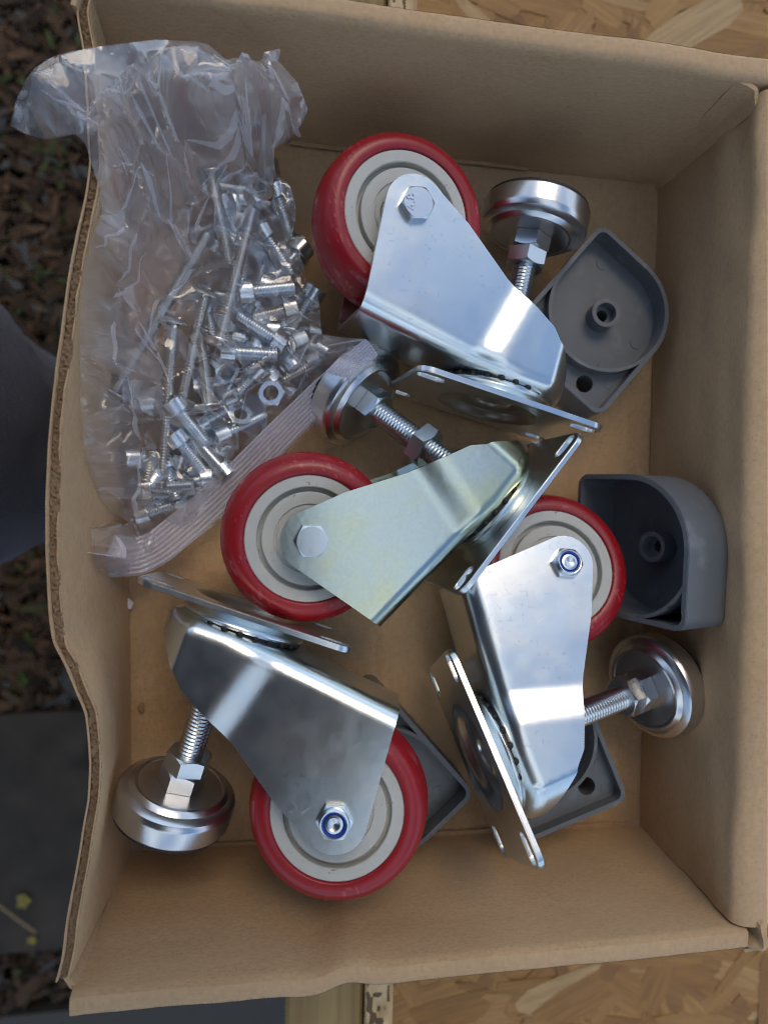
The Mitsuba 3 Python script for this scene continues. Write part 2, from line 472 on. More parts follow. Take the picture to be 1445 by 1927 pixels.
def strands(n, x0, x1, y0, y1, z, seed):
    r = np.random.default_rng(seed)
    V, F, UV = [], [], []
    for k in range(n):
        l, w = r.uniform(.035, .12), r.uniform(.007, .028)
        e = lambda sgn: [[sgn * (.5 - r.uniform(0, .16)) * l, v * w] for v in (-.38, -.12, .14, .4)]
        q = np.array([[-.3 * l, -.5 * w * r.uniform(.8, 1.2)], [.25 * l, -.5 * w * r.uniform(.8, 1.2)], *e(1), [.3 * l, .5 * w * r.uniform(.8, 1.2)], [-.2 * l, .5 * w * r.uniform(.8, 1.2)], *e(-1)[::-1]])
        a = r.normal(0, .55) if k % 3 else r.uniform(0, 3.14)
        c, s = math.cos(a), math.sin(a)
        q2 = q @ np.array([[c, s], [-s, c]]) + [r.uniform(x0, x1), r.uniform(y0, y1)]
        h = z + .0002 + .0030 * k / n
        V.append(np.vstack([np.c_[q2, np.full(12, h)], np.c_[q2, np.full(12, h - .0007)]]))
        V[-1] = np.vstack([V[-1], np.r_[q2.mean(0), h][None]])
        f = [[24, i, (i + 1) % 12] for i in range(12)] + [[i, i + 12, (i + 1) % 12 + 12] for i in range(12)] + [[i, (i + 1) % 12 + 12, (i + 1) % 12] for i in range(12)]
        F.append(np.array(f) + 25 * k)
        u = np.clip(q[:, 0] / .14 + .5, .01, .99)
        UV.append(np.vstack([np.tile(np.stack([k + u, q[:, 1] / .03], 1), (2, 1)), [[k + .5, 0]]]))
    return mikit.ply(trimesh.Trimesh(np.vstack(V), np.vstack(F), process=False), "m_osb", uv=np.vstack(UV))


k = put(bench, "strand", strands(4200, .012, .62, -.6, .6, -.131, 5), BR)
labels[k] = {"kind": "stuff", "label": "wood strands pressed into the face of the shelf board"}

# ---- the cardboard box ------------------------------------------------------
BOX = thing("cardboard_box", "open brown corrugated cardboard box with rolled double walls and a dented single left wall", "box")
FL = [(-88.0, -181.5), (198.4, -187.0), (206.7, 182.8), (-85.0, 194.0)]   # inner floor corners BL BR TR TL (mm)


def crumple(u, v, seed, k=4):
    r = np.random.default_rng(seed)
    o = 0
    for i in range(k):
        a = r.uniform(0, 6.28)
        t = (u * math.cos(a) + v * math.sin(a)) * r.uniform(.6, 1.5) + r.uniform(0, 9)
        o = o + np.abs(t - np.floor(t) - .5) * 2
    return o / k - .5


# floor panel: slight waves, two soft scores
x = np.linspace(-92, 212, 150)
y = np.linspace(-192, 198, 190)
X, Y = np.meshgrid(x, y, indexing="ij")
Z = (meshkit.fbm(np.stack([X / 45, Y / 70, X * 0], -1), 3, 4) - .5) * 1.6 - .8
for xs, am in ((-40.0, .4), (46.0, .9), (58.0, -.7), (112.0, .5), (186.0, -.8), (193.0, .9)):
    Z -= am * np.exp(-((X - xs - .006 * Y - 1.5 * np.sin(Y / 50)) / 1.3) ** 2)
put(BOX, "floor_panel", mikit.ply(solid_grid(np.stack([X, Y, Z], -1) * MM, .0022), "m_card", smooth=40))


def wall(p0, p1, prof, n, wav, thick=.0007, ext=(0, 0)):
    """A rolled wall from p0 to p1 (mm, inner floor line). prof(t, q): points (out, z) in mm at the fraction t; wav(t, z) pushes it outward."""
    p0, p1 = np.array(p0, float), np.array(p1, float)
    d = (p1 - p0) / np.linalg.norm(p1 - p0)
    L = np.linalg.norm(p1 - p0)
    o = np.array([-d[1], d[0]])
    s = np.linspace(-ext[0], L + ext[1], n)
    G = []
    for si in s:
        q = np.array(prof(si / L))
        q = resample(q, 90)
        out = q[:, 0] + wav(si, q[:, 1])
        b = p0 + d * si
        G.append(np.stack([b[0] + o[0] * out, b[1] + o[1] * out, q[:, 1]], 1))
    return np.array(G) * MM, s


def rolled(lean0, lean1, width0, width1, h=88.0, mid=0.0, r=1.6):
    def prof(t):
        le, w = lean0 + (lean1 - lean0) * t, width0 + (width1 - width0) * t
        a = np.linspace(0, np.pi / 2, 7)
        c1 = [(le + r - r * math.cos(k), h - r + r * math.sin(k)) for k in a]
        c2 = [(le + w - r + r * math.sin(k), h - r + r * math.cos(k) - .6) for k in a]
        return [(0, .2), (mid, 30), (le * .75 + mid * .5, 62)] + c1 + [(le + w * .5, h - .1)] + c2 + [(w + 1, 0)]
    return prof


N2 = lambda a, b, sc, seed: meshkit.fbm(np.stack([np.asarray(a, float) / sc, np.asarray(b, float) / sc, np.asarray(a, float) * 0 + seed], -1), 3, seed)


def add_wall(name, G, thick=.0007):
    put(BOX, name, mikit.ply(solid_grid(G[:, ::-1], thick), "m_card", smooth=50))


# top wall (image top): nearly straight, edge a little ragged
def wav_top(s, z):
    return (N2(z * 0 + s, z, 60, 2) - .5) * 3.0 + crumple((z * 0 + s) / 85, z / 260, 3, 4) * 1.6 + .25 * (N2(z * 0 + s, z * 0, 2.2, 5) - .5) * (z > 84)


G, s = wall(FL[3], FL[2], rolled(1.0, 2.0, 8.0, 9.5), 150, lambda s, z: wav_top(s, z), ext=(-7, 4))
add_wall("top_wall", G)


# bottom wall: buckled a third of the way along
def wav_bot(s, z):
    u = s - (287 - 110)
    k = np.exp(-(u / 9) ** 2) * (z / 88)
    return (N2(z * 0 + s, z, 55, 8) - .5) * 2.4 - 2.6 * k + 1.6 * np.exp(-((u - 14) / 10) ** 2) * (z / 88) + .25 * (N2(z * 0 + s, z * 0, 2.2, 6) - .5) * (z > 84)


G, s = wall(FL[1], FL[0], rolled(3.0, 9.0, 8.5, 8.0, mid=2), 170, wav_bot, ext=(1, -3))
add_wall("bottom_wall", G)


# right wall: creased lengthwise, leaning in
def prof_right(t):
    h = 88 - 1.5 * math.sin(6 * t)
    a = np.linspace(0, np.pi, 14)
    le = -4.2 + 2.0 * (1 - t)
    c = [(le + 8.5 - 8.5 * math.cos(k), h - 5 + 5 * math.sin(k)) for k in a]
    return [(0, .2), (-.6, 20), (-.8, 47), (-2.2, 62)] + c + [(15, 0)]


def wav_right(s, z):
    w = (N2(z * 0 + s, z, 38, 12) - .5) * 3.2 * np.clip(z / 40, .15, 1)
    w = w + crumple((z * 0 + s) / 60, z / 24, 5, 5) * 2.2 * np.clip((z - 30) / 40, 0, 1)
    return w + 2.0 * np.exp(-((s - 15) / 18) ** 2) * np.clip((z - 40) / 40, 0, 1) * np.sin(z / 5)


G, s = wall(FL[2], FL[1], prof_right, 170, wav_right, ext=(-1, 1))
add_wall("right_wall", G)

# left wall: two liners with the fluted medium between them, bulging out and dented in
RIM = np.array([(-79, 192), (-80.5, 184.5), (-78.4, 169.0), (-76.3, 129.5), (-77.3, 119.4), (-81.2, 99.2), (-85.1, 79.1), (-87.4, 59.0), (-89.4, 39.0), (-91.6, 18.9), (-92.3, -1.1), (-92.2, -21.2), (-91.4, -41.4),
                (-90.1, -51.5), (-85.8, -61.8), (-82.0, -72.1), (-78.7, -82.4), (-77.8, -92.6), (-77.3, -102.9), (-77.7, -113.1), (-79.3, -123.3), (-80.9, -133.4), (-82.7, -143.5), (-84.7, -153.6), (-86.3, -163.8),
                (-87.6, -173.9), (-90, -184)])[::-1]
from scipy.interpolate import PchipInterpolator
rim_x = PchipInterpolator(RIM[:, 1], RIM[:, 0])


def left_face(off, top, n=480, m=26, flute=0.0, scallop=0.0, y0=-184.0, y1=192.0):
    y = np.linspace(y0, y1, n)
    h = np.linspace(0, 1, m) ** .8
    base = -88.0 + 3.0 * (y + 181) / 375 - 1.2 * np.sin((y + 60) / 60) - .6
    Yg, Hg = np.meshgrid(y, h, indexing="ij")
    zt = top + scallop * (np.sin(Yg / 2.4) * .35 + (meshkit.noise(np.stack([Yg / 7, Yg * 0, Yg * 0], -1), 3) - .5) * 2.6 * (np.abs(Yg - 10) < 75) + (meshkit.noise(np.stack([Yg / 30, Yg * 0, Yg * 0], -1), 8) - .5) * 2)
    Zg = Hg * zt
    Xg = base[:, None] + (rim_x(Yg) - base[:, None]) * np.clip(Zg / 88, 0, 1) ** 1.5
    Xg = Xg + (meshkit.fbm(np.stack([Yg / 25, Zg / 25, Yg * 0], -1), 3, 6) - .5) * 1.6 * np.sin(np.pi * np.clip(Hg, 0, 1)) + crumple(Yg / 50, Zg / 40, 9, 4) * 1.5 * Hg
    Xg = Xg + off + flute * np.sin(Yg * 2 * np.pi / 2.6 + 3 * meshkit.noise(np.stack([Yg / 6, Yg * 0, Yg * 0], -1), 4))
    return np.stack([Xg, Yg, Zg], -1) * MM


put(BOX, "left_wall", mikit.ply(solid_grid(left_face(3.6, 87.0, scallop=1.0)[:, ::-1], -.0005), "m_card", smooth=50))
put(BOX, "outer_liner", mikit.ply(solid_grid(left_face(0.0, 88.0)[:, ::-1], -.0006), "m_card", smooth=50))
# the crushed medium between the liners, seen end on
yy = np.linspace(-183, 190, 1100)
A, Bq = left_face(.2, 86.4, n=1100), left_face(3.7, 86.4, n=1100)
q = np.linspace(0, 1, 9)[None, :, None]
G = A[:, -1][:, None] * (1 - q) + Bq[:, -1][:, None] * q
G[..., 2] += (meshkit.noise(np.stack([yy[:, None] / .9 + q[..., 0] * 0, q[..., 0] * 4 + yy[:, None] * 0, yy[:, None] * 0 + q[..., 0] * 0], -1), 5) - .75) * .0016
put(BOX, "flute", mikit.ply(trimesh.Trimesh(G.reshape(-1, 3), grid_faces(1100, 9), process=False), "m_flute"))


def sheet(pts_bottom, pts_top, thick=.002, n=40, m=20, seed=1, amp=1.0):
    """A bent piece of cardboard between two polylines (mm)."""
    a, b = smooth_path(pts_bottom, n), smooth_path(pts_top, n)
    h = np.linspace(0, 1, m)[None, :, None]
    G = a[:, None] * (1 - h) + b[:, None] * h
    G = G + (meshkit.fbm(G / 12.0, 3, seed)[..., None] - .5) * amp * np.array([1, 1, .4])
    return mikit.ply(solid_grid(G * MM, thick), "m_card", smooth=50)


put(BOX, "corner_flap", sheet([(-88, -182, 1), (-84, -188, 1), (-74, -190.5, 1)], [(-90, -184, 84), (-86.5, -191, 83), (-75, -195, 80)], seed=3))
put(BOX, "corner_flap", sheet([(-82, 192, 2), (-79, 195, 2), (-68, 195.5, 2)], [(-80.5, 185, 90), (-78.5, 192, 91), (-70, 197, 86)], seed=4))
put(BOX, "corner_flap", sheet([(203, -180, 60), (201, -189, 62), (192, -191, 60)], [(203, -186, 91), (205, -196, 92), (199, -197, 86)], seed=6, amp=5))
put(BOX, "corner_flap", sheet([(208, -188, 70), (203, -195, 68), (199, -199, 70)], [(211, -189, 84), (207, -197, 88), (201, -200, 85)], seed=9, amp=6))
put(BOX, "corner_flap", sheet([(207, 180, 1), (203, 184.5, 1), (196, 185, 1)], [(205.5, 176, 82), (202, 182.5, 86), (192, 186.4, 86)], seed=12, amp=2.5))
# the slotted lower lips of the long walls, lying on the floor
put(BOX, "slot_lip", sheet([(-2, 190.5, .6), (60, 188.4, .6), (128, 186.2, .6)], [(-2, 187.6, 1.5), (60, 185.6, 1.9), (128, 183.6, 1.5)], thick=.0008, m=6, seed=2, amp=.6))
put(BOX, "slot_lip", sheet([(-78, -181.7, .6), (-30, -182.8, .6), (20, -183.6, .6)], [(-78, -178.9, 1.6), (-30, -180, 1.8), (20, -180.8, 1.4)], thick=.0008, m=6, seed=7, amp=.6))
put(BOX, "slot_lip", sheet([(70, -184.5, .6), (120, -185.3, .6), (190, -186.6, .6)], [(70, -181.5, 1.4), (120, -182.3, 2.0), (190, -183.6, 1.4)], thick=.0008, m=6, seed=8, amp=.6))
# ---- casters ----------------------------------------------------------------
LOWER = [(-96.4, 50.0), (-95.6, 48.2), (-93.0, 45.6), (-88, 40.2), (-82, 33.8), (-76, 27.5), (-65, 22.0), (-49, 13.8), (-25, -2.0), (-10, -9.6)] + \
        [(13.2 * math.cos(a), 13.2 * math.sin(a)) for a in np.radians(np.linspace(-122, 8, 16))]
WEB = [(-96.2, 54.6), (-92, 55.5), (-66, 55.6), (-55, 54.0), (-41, 52.4), (-26, 50.8), (-8, 48.8), (10.5, 46.8)]


def fork_mesh():
    nu, a = 110, np.linspace(0, np.pi / 2, 10)
    # the web is paired with the lower edge: its last fifth with the rounded axle end
    Wp = smooth_path(WEB, nu, 3)
    lo = resample(LOWER, 600)
    cut = np.argmin(np.linalg.norm(lo - np.array([-10, -9.6]), axis=1))
    fr = np.linspace(0, 1, nu)
    idx = np.where(fr < .82, fr / .82 * cut, cut + (fr - .82) / .18 * (599 - cut))
    Lp = np.stack([np.interp(idx, np.arange(600), lo[:, k]) for k in (0, 1)], 1)

    def width(x, y):
        t = .96 * x - .27 * y
        k = np.clip((-t - 52.5) / 17, 0, 1)
        w = 23.7 + 3.2 * k * k * (3 - 2 * k)
        r = np.sqrt(np.maximum(31.0 ** 2 - (x + 66.5) ** 2, 1.0))
        e = np.clip((-x - 66.5) / 12, 0, 1)
        return np.where(x < -66.5, np.minimum(w, r) * e + w * (1 - e), w)

    G = []
    for W_, L_ in zip(Wp, Lp):
        col = L_ - W_
        ln = np.linalg.norm(col)
        c = col / ln
        wW = float(width(np.array(W_[0]), np.array(W_[1])))
        r = min(6.0, .45 * ln, .85 * wW)
        d = np.linspace(ln, r, 26)[:-1]
        q = W_ + c * d[:, None]
        side = np.c_[q, width(q[:, 0], q[:, 1])]
        q2 = W_ + c * (r - r * np.sin(a))[:, None]
        wr = float(width(np.array((W_ + c * r)[0]), np.array((W_ + c * r)[1])))
        arc = np.c_[q2, wr - r + r * np.cos(a)]
        half = np.vstack([side, arc])
        mid = np.c_[np.repeat(W_[None], 9, 0), np.linspace(wr - r, -(wr - r), 11)[1:-1]]
        G.append(np.vstack([half, mid, half[::-1] * [1, 1, -1]]))
    G = np.array(G) * MM
    # slight press marks
    return solid_grid(G[::-1], .0024), G


FORK, FORK_G = fork_mesh()
FORK_S = {m: mikit.ply(FORK, m, smooth=40) for m in ("m_zinc", "m_yellow_zinc")}

TYRE = mikit.ply(lathe([(28.4, 14.2), (28.5, 15.2), (29.2, 15.7), (31.5, 15.9), (33.6, 15.4), (35.6, 13.9), (37.2, 11.4), (38.3, 8), (38.9, 4), (39.05, .5), (39.3, .25), (39.3, -.25), (39.05, -.5), (38.9, -4), (38.3, -8), (37.2, -11.4), (35.6, -13.9), (33.6, -15.4),
                        (31.5, -15.9), (29.2, -15.7), (28.5, -15.2), (28.4, -14.2)], 120), "m_red", smooth=60)
HB = [(9.0, 11.0), (11.6, 11.4), (11.9, 13.6), (12.6, 14.1), (14.2, 14.2), (14.4, 13.5), (15.4, 13.5), (15.6, 14.4), (20.6, 14.5), (20.9, 14.2), (21.0, 10.2), (23.0, 10.2), (23.1, 14.6), (23.5, 14.9), (27.9, 14.9), (28.35, 14.5), (28.4, 13.6)]
HUB = mikit.ply(lathe(HB + [(r, -z) for r, z in HB[::-1]], 120), "m_hub", smooth=35)
BEARING = mikit.ply(cat(lathe([(4.2, 13.0), (5.8, 13.0), (6.0, 12.2)], 48), lathe([(9.4, 11.6), (9.6, 12.9), (11.4, 13.0), (11.6, 12.0)], 48), lathe([(4.0, 21.2), (6.4, 21.2), (6.6, 12.0)], 48)), "m_bolt_zinc", smooth=35)
SHIELD = mikit.ply(lathe([(5.5, 12.0), (9.8, 12.0)], 48), "m_dark")


def plate_mesh():
    p = rrect(-46.7, -32.6, 46.7, 32.6, 7.5)
    for sx in (-1, 1):
        for sz in (-1, 1):
            p = p.difference(affinity.scale(LineString([(sx * 38.6 - 3, sz * 24.1), (sx * 38.6 + 3, sz * 24.1)]).buffer(3.4, 12), MM, MM, origin=(0, 0)))
    p = p.difference(circle(24.5, n=40))
    edge = [prism(p.buffer(-.0004), 0, 2.5), prism(p, .4, 2.1)]
    q = m3.Manifold.extrude(m3.CrossSection([np.array(p.exterior.coords[:-1]) / MM] + [np.array(h.coords[:-1]) / MM for h in p.interiors], m3.FillRule.EvenOdd), 1.7).translate([0, 0, .4])
    ins = p.buffer(-.0004)
    q2 = m3.Manifold.extrude(m3.CrossSection([np.array(ins.exterior.coords[:-1]) / MM] + [np.array(h.coords[:-1]) / MM for h in ins.interiors], m3.FillRule.EvenOdd), 2.5)
    u = (q + q2).to_mesh()
    m = trimesh.Trimesh(u.vert_properties[:, :3] * MM, u.tri_verts, process=False)
    dish = lathe([(24.6, 2.5), (23.6, 2.2), (22.0, .6), (20.5, -1.6), (18.5, -2.6), (13, -3.0), (11.2, -2.6), (9.4, -1.2), (8.4, -1.0), (6.6, -1.4), (6.0, -2.4), (0.01, -3.4)], 80)
    back = lathe([(24.9, 0), (25.4, -.4), (26.2, -2.2), (27.4, -3.4), (28.2, -4.2), (28.3, -5.2), (27.2, -6.2), (20, -6.3)], 80)
    # local: plate normal is z; turned so that z -> +y of the caster, length along x
    return m, cat(dish, back)


pm, rc = plate_mesh()
PLATE, RACE = mikit.ply(pm, "m_zinc", smooth=35), mikit.ply(rc, "m_zinc", smooth=40)
PLATE_B = mikit.ply(pm, "m_cup", smooth=35)
BALLS = mikit.ply(cat(lathe([(22, 0), (25.6, .2), (25.8, 2.0), (22, 2.2)], 60), *[trimesh.creation.icosphere(2, .0016).apply_translation([.0259 * math.cos(k * .2618), .0259 * math.sin(k * .2618), .0011]) for k in range(24)]), "m_dark", smooth=40)

hd = hexhead(13.0, 0.9, 6.2)
wash = lathe([(0, .05), (6.2, .05), (6.4, .5), (6.2, .95), (0, .95)], 40)
BOLT_HEAD = mikit.ply(cat(hd, wash), "m_bolt_zinc", smooth=25)
tx = meshkit.text_mesh("4.8", .0034, .0006, bold=True)
tx.apply_translation(-tx.bounds.mean(0) * [1, 1, 0] + [0, 0, 0])
tx.apply_transform(trimesh.transformations.rotation_matrix(math.radians(-90), [0, 0, 1]))
tx.apply_translation([.0036, 0, .0062])
MARK = mikit.ply(tx, "m_bolt_zinc")
NUT = mikit.ply(cat(hexhead(13.0, 0.1, 5.2, hole=4.0), lathe([(6.3, 4.6), (6.2, 6.2), (5.9, 7.0), (5.4, 7.4), (5.0, 7.3), (5.0, 5.0)], 48)), "m_bolt_zinc", smooth=25)
NYLON = mikit.ply(lathe([(5.05, 6.4), (4.95, 7.0), (4.4, 6.9), (3.9, 6.2), (3.9, 4)], 40), "m_blue", smooth=40)
TIP = mikit.ply(lathe([(3.95, 3), (3.95, 6.1), (3.6, 6.7), (2.6, 6.9), (1.8, 6.5), (0.01, 6.1)], 32), "m_bolt_zinc", smooth=35)
FLIP = np.diag([1.0, -1, -1, 1])


def caster(R, p, sw, label, nut_up, fork_m="m_zinc", spin=0.0):
    t = thing("caster", label, "caster", "swivel casters lying in the box")
    M = frame(np.array(R), np.array(p))
    put(t, "fork", FORK_S[fork_m], M)
    w = put(t, "wheel", TYRE, M)
    for nm, s in (("hub", HUB), ("bearing", BEARING), ("bearing", {**BEARING}), ("bearing_shield", SHIELD), ("bearing_shield", SHIELD)):
        f = FLIP if numbered(f"{w}__{nm}") != f"{w}__{nm}" and nm != "hub" else np.eye(4)
        put(w, nm, s, M @ f)
    cs, sn = math.cos(sw), math.sin(sw)
    PM = np.eye(4)
    PM[:3, 0], PM[:3, 2], PM[:3, 1] = (cs, 0, sn), (0, 1, 0), (sn, 0, -cs)
    PM[:3, 3] = (-.0673, .0637, 0)
    pk = put(t, "top_plate", PLATE, M @ PM)
    put(pk, "raceway", RACE, M @ PM)
    bm = PM.copy()
    bm[:3, 3] = (-.0673, .0556, 0)
    put(pk, "ball_bearing", BALLS, M @ bm)
    for up, z in ((nut_up, 1), (not nut_up, -1)):
        A = np.eye(4) if z > 0 else FLIP
        Q = np.eye(4)
        Q[:3, :3] = trimesh.transformations.rotation_matrix(spin, [0, 0, 1])[:3, :3]
        Q[2, 3] = .0237
        if up:
            n = put(t, "lock_nut", NUT, M @ A @ Q)
            put(n, "nylon_ring", NYLON, M @ A @ Q)
            put(n, "bolt_tip", TIP, M @ A @ Q)
        else:
            b = put(t, "axle_bolt", BOLT_HEAD, M @ A @ Q)
            put(b, "stamped_mark", MARK, M @ A @ Q)
    return t


caster([[-0.9522, -0.2598, 0.1607], [0.2579, -0.9656, -0.0331], [0.1638, 0.0099, 0.9864]], [0.0469, 0.1268, 0.0501], -0.0551,
       "topmost red wheeled caster with a large plain hex bolt on its bright fork", False, spin=.35)
caster([[-0.6299, 0.7752, 0.048], [-0.7765, -0.6298, -0.021], [0.0139, -0.0504, 0.9986]], [0.006, -0.0159, 0.0447], 0.034,
       "middle red wheeled caster with a greenish yellow fork and hex bolt marked 4.8", False, "m_yellow_zinc", spin=.15)
caster([[0.929, 0.3428, -0.1397], [-0.3267, 0.9367, 0.1258], [0.174, -0.0712, 0.9822]], [0.0199, -0.1319, 0.0625], -0.1826,
       "lowest red wheeled caster with a dark reflecting fork and blue ringed lock nut", True, spin=.3)
caster([[-0.3166, -0.9486, 0.0036], [0.9151, -0.3044, 0.2644], [-0.2497, 0.087, 0.9644]], [0.1242, -0.035, 0.0383], -0.1533,
       "right hand red wheeled caster with a pale bright fork and blue ringed lock nut", True, spin=.1)

# ---- levelling feet ---------------------------------------------------------
CUP = mikit.ply(lathe([(0.01, 0), (17.5, 0), (18.6, -.1), (19.4, .35), (20.4, .4), (21.2, -.2), (22.4, -1.6), (24.4, -2.2), (25.8, -3.2), (26.5, -4.8), (26.6, -6), (26.6, -13.2), (26.2, -14), (24, -14.2)], 96), "m_cup", smooth=30)
PAD = mikit.ply(lathe([(0.01, -16.2), (24.6, -16.2), (25.6, -15.6), (25.8, -14.4), (25.4, -13.6), (20, -13.4)], 72), "m_rubber", smooth=35)
HEX1 = mikit.ply(hexhead(18.0, 0.2, 8.0, hole=5.4), "m_bolt_zinc", smooth=25)
HEX2 = mikit.ply(hexhead(18.0, 0.0, 7.6, hole=5.4), "m_bolt_zinc", smooth=25)


def foot(p, a, L, label, jam=8.4, nut=None, spin=0.0, jspin=0.25):
    t = thing("levelling_foot", label, "levelling foot", "levelling feet lying in the box")
    R = axes(a) @ trimesh.transformations.rotation_matrix(spin, [0, 0, 1])[:3, :3]
    M = frame(R, np.array(p))
    c = put(t, "cup", CUP, M)
    put(c, "rubber_pad", PAD, M)
    put(t, "base_nut", HEX1, M)
    for z, s in ((jam, jspin), (nut, .4)):
        if z is not None:
            Q = np.array(trimesh.transformations.rotation_matrix(s, [0, 0, 1]))
            Q[2, 3] = z * MM
            put(t, "jam_nut", HEX2, M @ Q)
    put(t, "stud", mikit.ply(rod(5.9, 2, L, 1.75, .5, 32), "m_bolt_zinc", smooth=25), M)


foot([0.1171, 0.133, 0.035], [-0.22, -0.975, 0.02], 60, "levelling foot in the top right, its stud running under the topmost caster", spin=.5)
foot([0.0362, 0.0482, 0.03], [0.6676, -0.5829, 0.4632], 64, "levelling foot with a loose nut on its stud, partly under the zip strip", jam=None, nut=33.0, spin=.2)
foot([-0.0507, -0.1269, 0.0475], [0.2977, 0.9422, 0.1538], 62, "levelling foot at the lower left, its cup against the dented box wall", jam=8.2, nut=54.0, spin=.1)
foot([0.1775, -0.0957, 0.038], [-0.9327, -0.1526, 0.3268], 60, "levelling foot at the right below the tilted grey cover", spin=.35)

# ---- grey plastic covers ----------------------------------------------------


def cover_parts(R=33.0, far=46.0, h=26.0, mirror=False, fl=-12.0):
    o = Polygon([(-R, -R), (far, -R), (far, R), (0, R), *[(R * math.cos(a), R * math.sin(a)) for a in np.radians(np.linspace(95, 180, 18))]])
    if mirror:
        o = o.intersection(Polygon([(-R, -R), (far - R, -R), *[(far - R + R * math.cos(k), R * math.sin(k)) for k in np.radians(np.linspace(-90, 0, 18))], (far, R), (-R, R)]))
    o = o.buffer(-6.5).buffer(6.5, 12)
    inn = o.buffer(-2.4)
    ring_in, ring_out = Point(0, 0).buffer(R - 2.6, 40), Point(0, 0).buffer(R - .9, 40)
    cs = lambda g: m3.CrossSection([np.array(q.coords[:-1]) for gg in getattr(g, "geoms", [g]) for q in [gg.exterior, *gg.interiors]], m3.FillRule.EvenOdd)
    ex = lambda g, z0, z1: m3.Manifold.extrude(cs(g), z1 - z0).translate([0, 0, z0])
    body = ex(o, -h, 0) - ex(inn, fl, 1)
    body = body ^ (ex(o.buffer(-.5), -h, .1) + ex(o, -h + .6, -.5) + ex(o.buffer(-.2), -h + .2, -.12))
    wallr = ring_out.difference(ring_in).intersection(o).intersection(Polygon([(5, -40), (50, -40), (50, 40), (5, 40)]).union(Polygon([(-4, -40), (50, -40), (50, -20), (-4, -20)])).union(Polygon([(-4, 20), (50, 20), (50, 40), (-4, 40)])))
    body = body + ex(wallr, fl - 1, -.4)
    corner = inn.difference(ring_out.union(Polygon([(-60, -60), (8, -60), (8, 60), (-60, 60)])))
    body = body + ex(corner, fl - 1, fl + 4)
    body = body + ex(Point(0, 0).buffer(7.6, 24), fl - 1, fl + 9)
    body = body - ex(Point(0, 0).buffer(5.4, 24), fl + 3, 1) - ex(Point(0, 0).buffer(3.2, 20), -h - 1, 1)
    for e, s in (((34.5, 16.6), (34.5, -16.6)) if far > 40 else ((far - 6.5, R - 7.0),)):
        body = body - ex(Point(e, s).buffer(4.6, 24), -h - 1, 1)
    for e, s in ((-24, -18), (16, -20), (18, 19), (-4, 24)):
        body = body + ex(Point(e, s).buffer(3.6, 20), fl - .5, fl + .45)
    for e, s in ((39, 25), (26, 27)) if far > 40 else ():
        body = body + ex(Point(e, s).buffer(2.0, 16), fl + 3, fl + 4.4)
    body = body.mirror([0, 1, 0]) if mirror else body
    q = body.to_mesh()
    return trimesh.Trimesh(q.vert_properties[:, :3] * MM, q.tri_verts, process=False)


COVER = mikit.ply(cover_parts(), "m_grey", smooth=30)
COVER_M = mikit.ply(cover_parts(35.5, 32.5, 28.0, True, -25.0), "m_grey", smooth=30)
for p, e, s, n, lb in (
        ([0.1628, 0.1005, 0.0273], [-0.6589, -0.7522, -0.0057], [0.7504, -0.6578, 0.0651], [-0.0527, 0.0386, 0.9979], "open grey plastic cover lying face up at the top right of the box"),
        ([0.1613, -0.0215, 0.0527], [0.354, -0.038, 0.935], [0.03, 0.999, 0.029], [-0.935, 0.018, 0.355], "grey plastic cover standing on its edge against the right box wall"),
        ([0.0454, -0.1457, 0.0277], [-0.6546, 0.7535, -0.0611], [-0.7557, -0.6543, 0.0266], [-0.0199, 0.0636, 0.9978], "grey plastic cover half hidden under the lowest red wheel"),
        ([0.1241, -0.1219, 0.0287], [0.3404, -0.926, 0.1634], [0.934, 0.353, 0.0544], [-0.108, 0.1341, 0.9851], "grey plastic cover under the end of the right hand caster fork")):
    put(thing("plastic_cover", lb, "plastic cover", "grey covers lying in the box"), "", COVER_M if p[2] > .045 else COVER, frame(np.stack([e, s, n], 1), np.array(p)))

# ---- small things on the box floor ------------------------------------------
pp = np.array((-83.7, -52.1, 2.0))
sc = trimesh.Trimesh([(-3, 1, 0), (-.8, 3.6, .6), (2.6, .6, 1.8), (1.2, -2.6, 1.0), (-1.8, -3.4, .2), (-2.4, -1, .5)], [[0, 5, 1], [5, 4, 3], [5, 3, 1], [1, 3, 2]], process=False)
sc = cat(sc, trimesh.Trimesh(sc.vertices - [0, 0, .25], sc.faces[:, ::-1], process=False))
sc.vertices = (sc.vertices * 1.0 + pp) * MM
put(thing("paper_scrap", "small white paper scrap on the box floor near the left wall", "paper scrap"), "", mikit.ply(sc, "m_paper"))
cr = trimesh.creation.icosphere(2, 1.0)
cr.vertices = (cr.vertices * [1.6, 2.6, .8] * (1 + .5 * (meshkit.noise(cr.vertices * 2 + 4, 2) - .5))[:, None] + np.array((-78.3, -106.5, 1.0))) * MM
put(thing("dirt_crumb", "tiny brown crumb of dirt on the box floor left of the lowest caster", "crumb"), "", mikit.ply(cr, "m_straw", smooth=True))

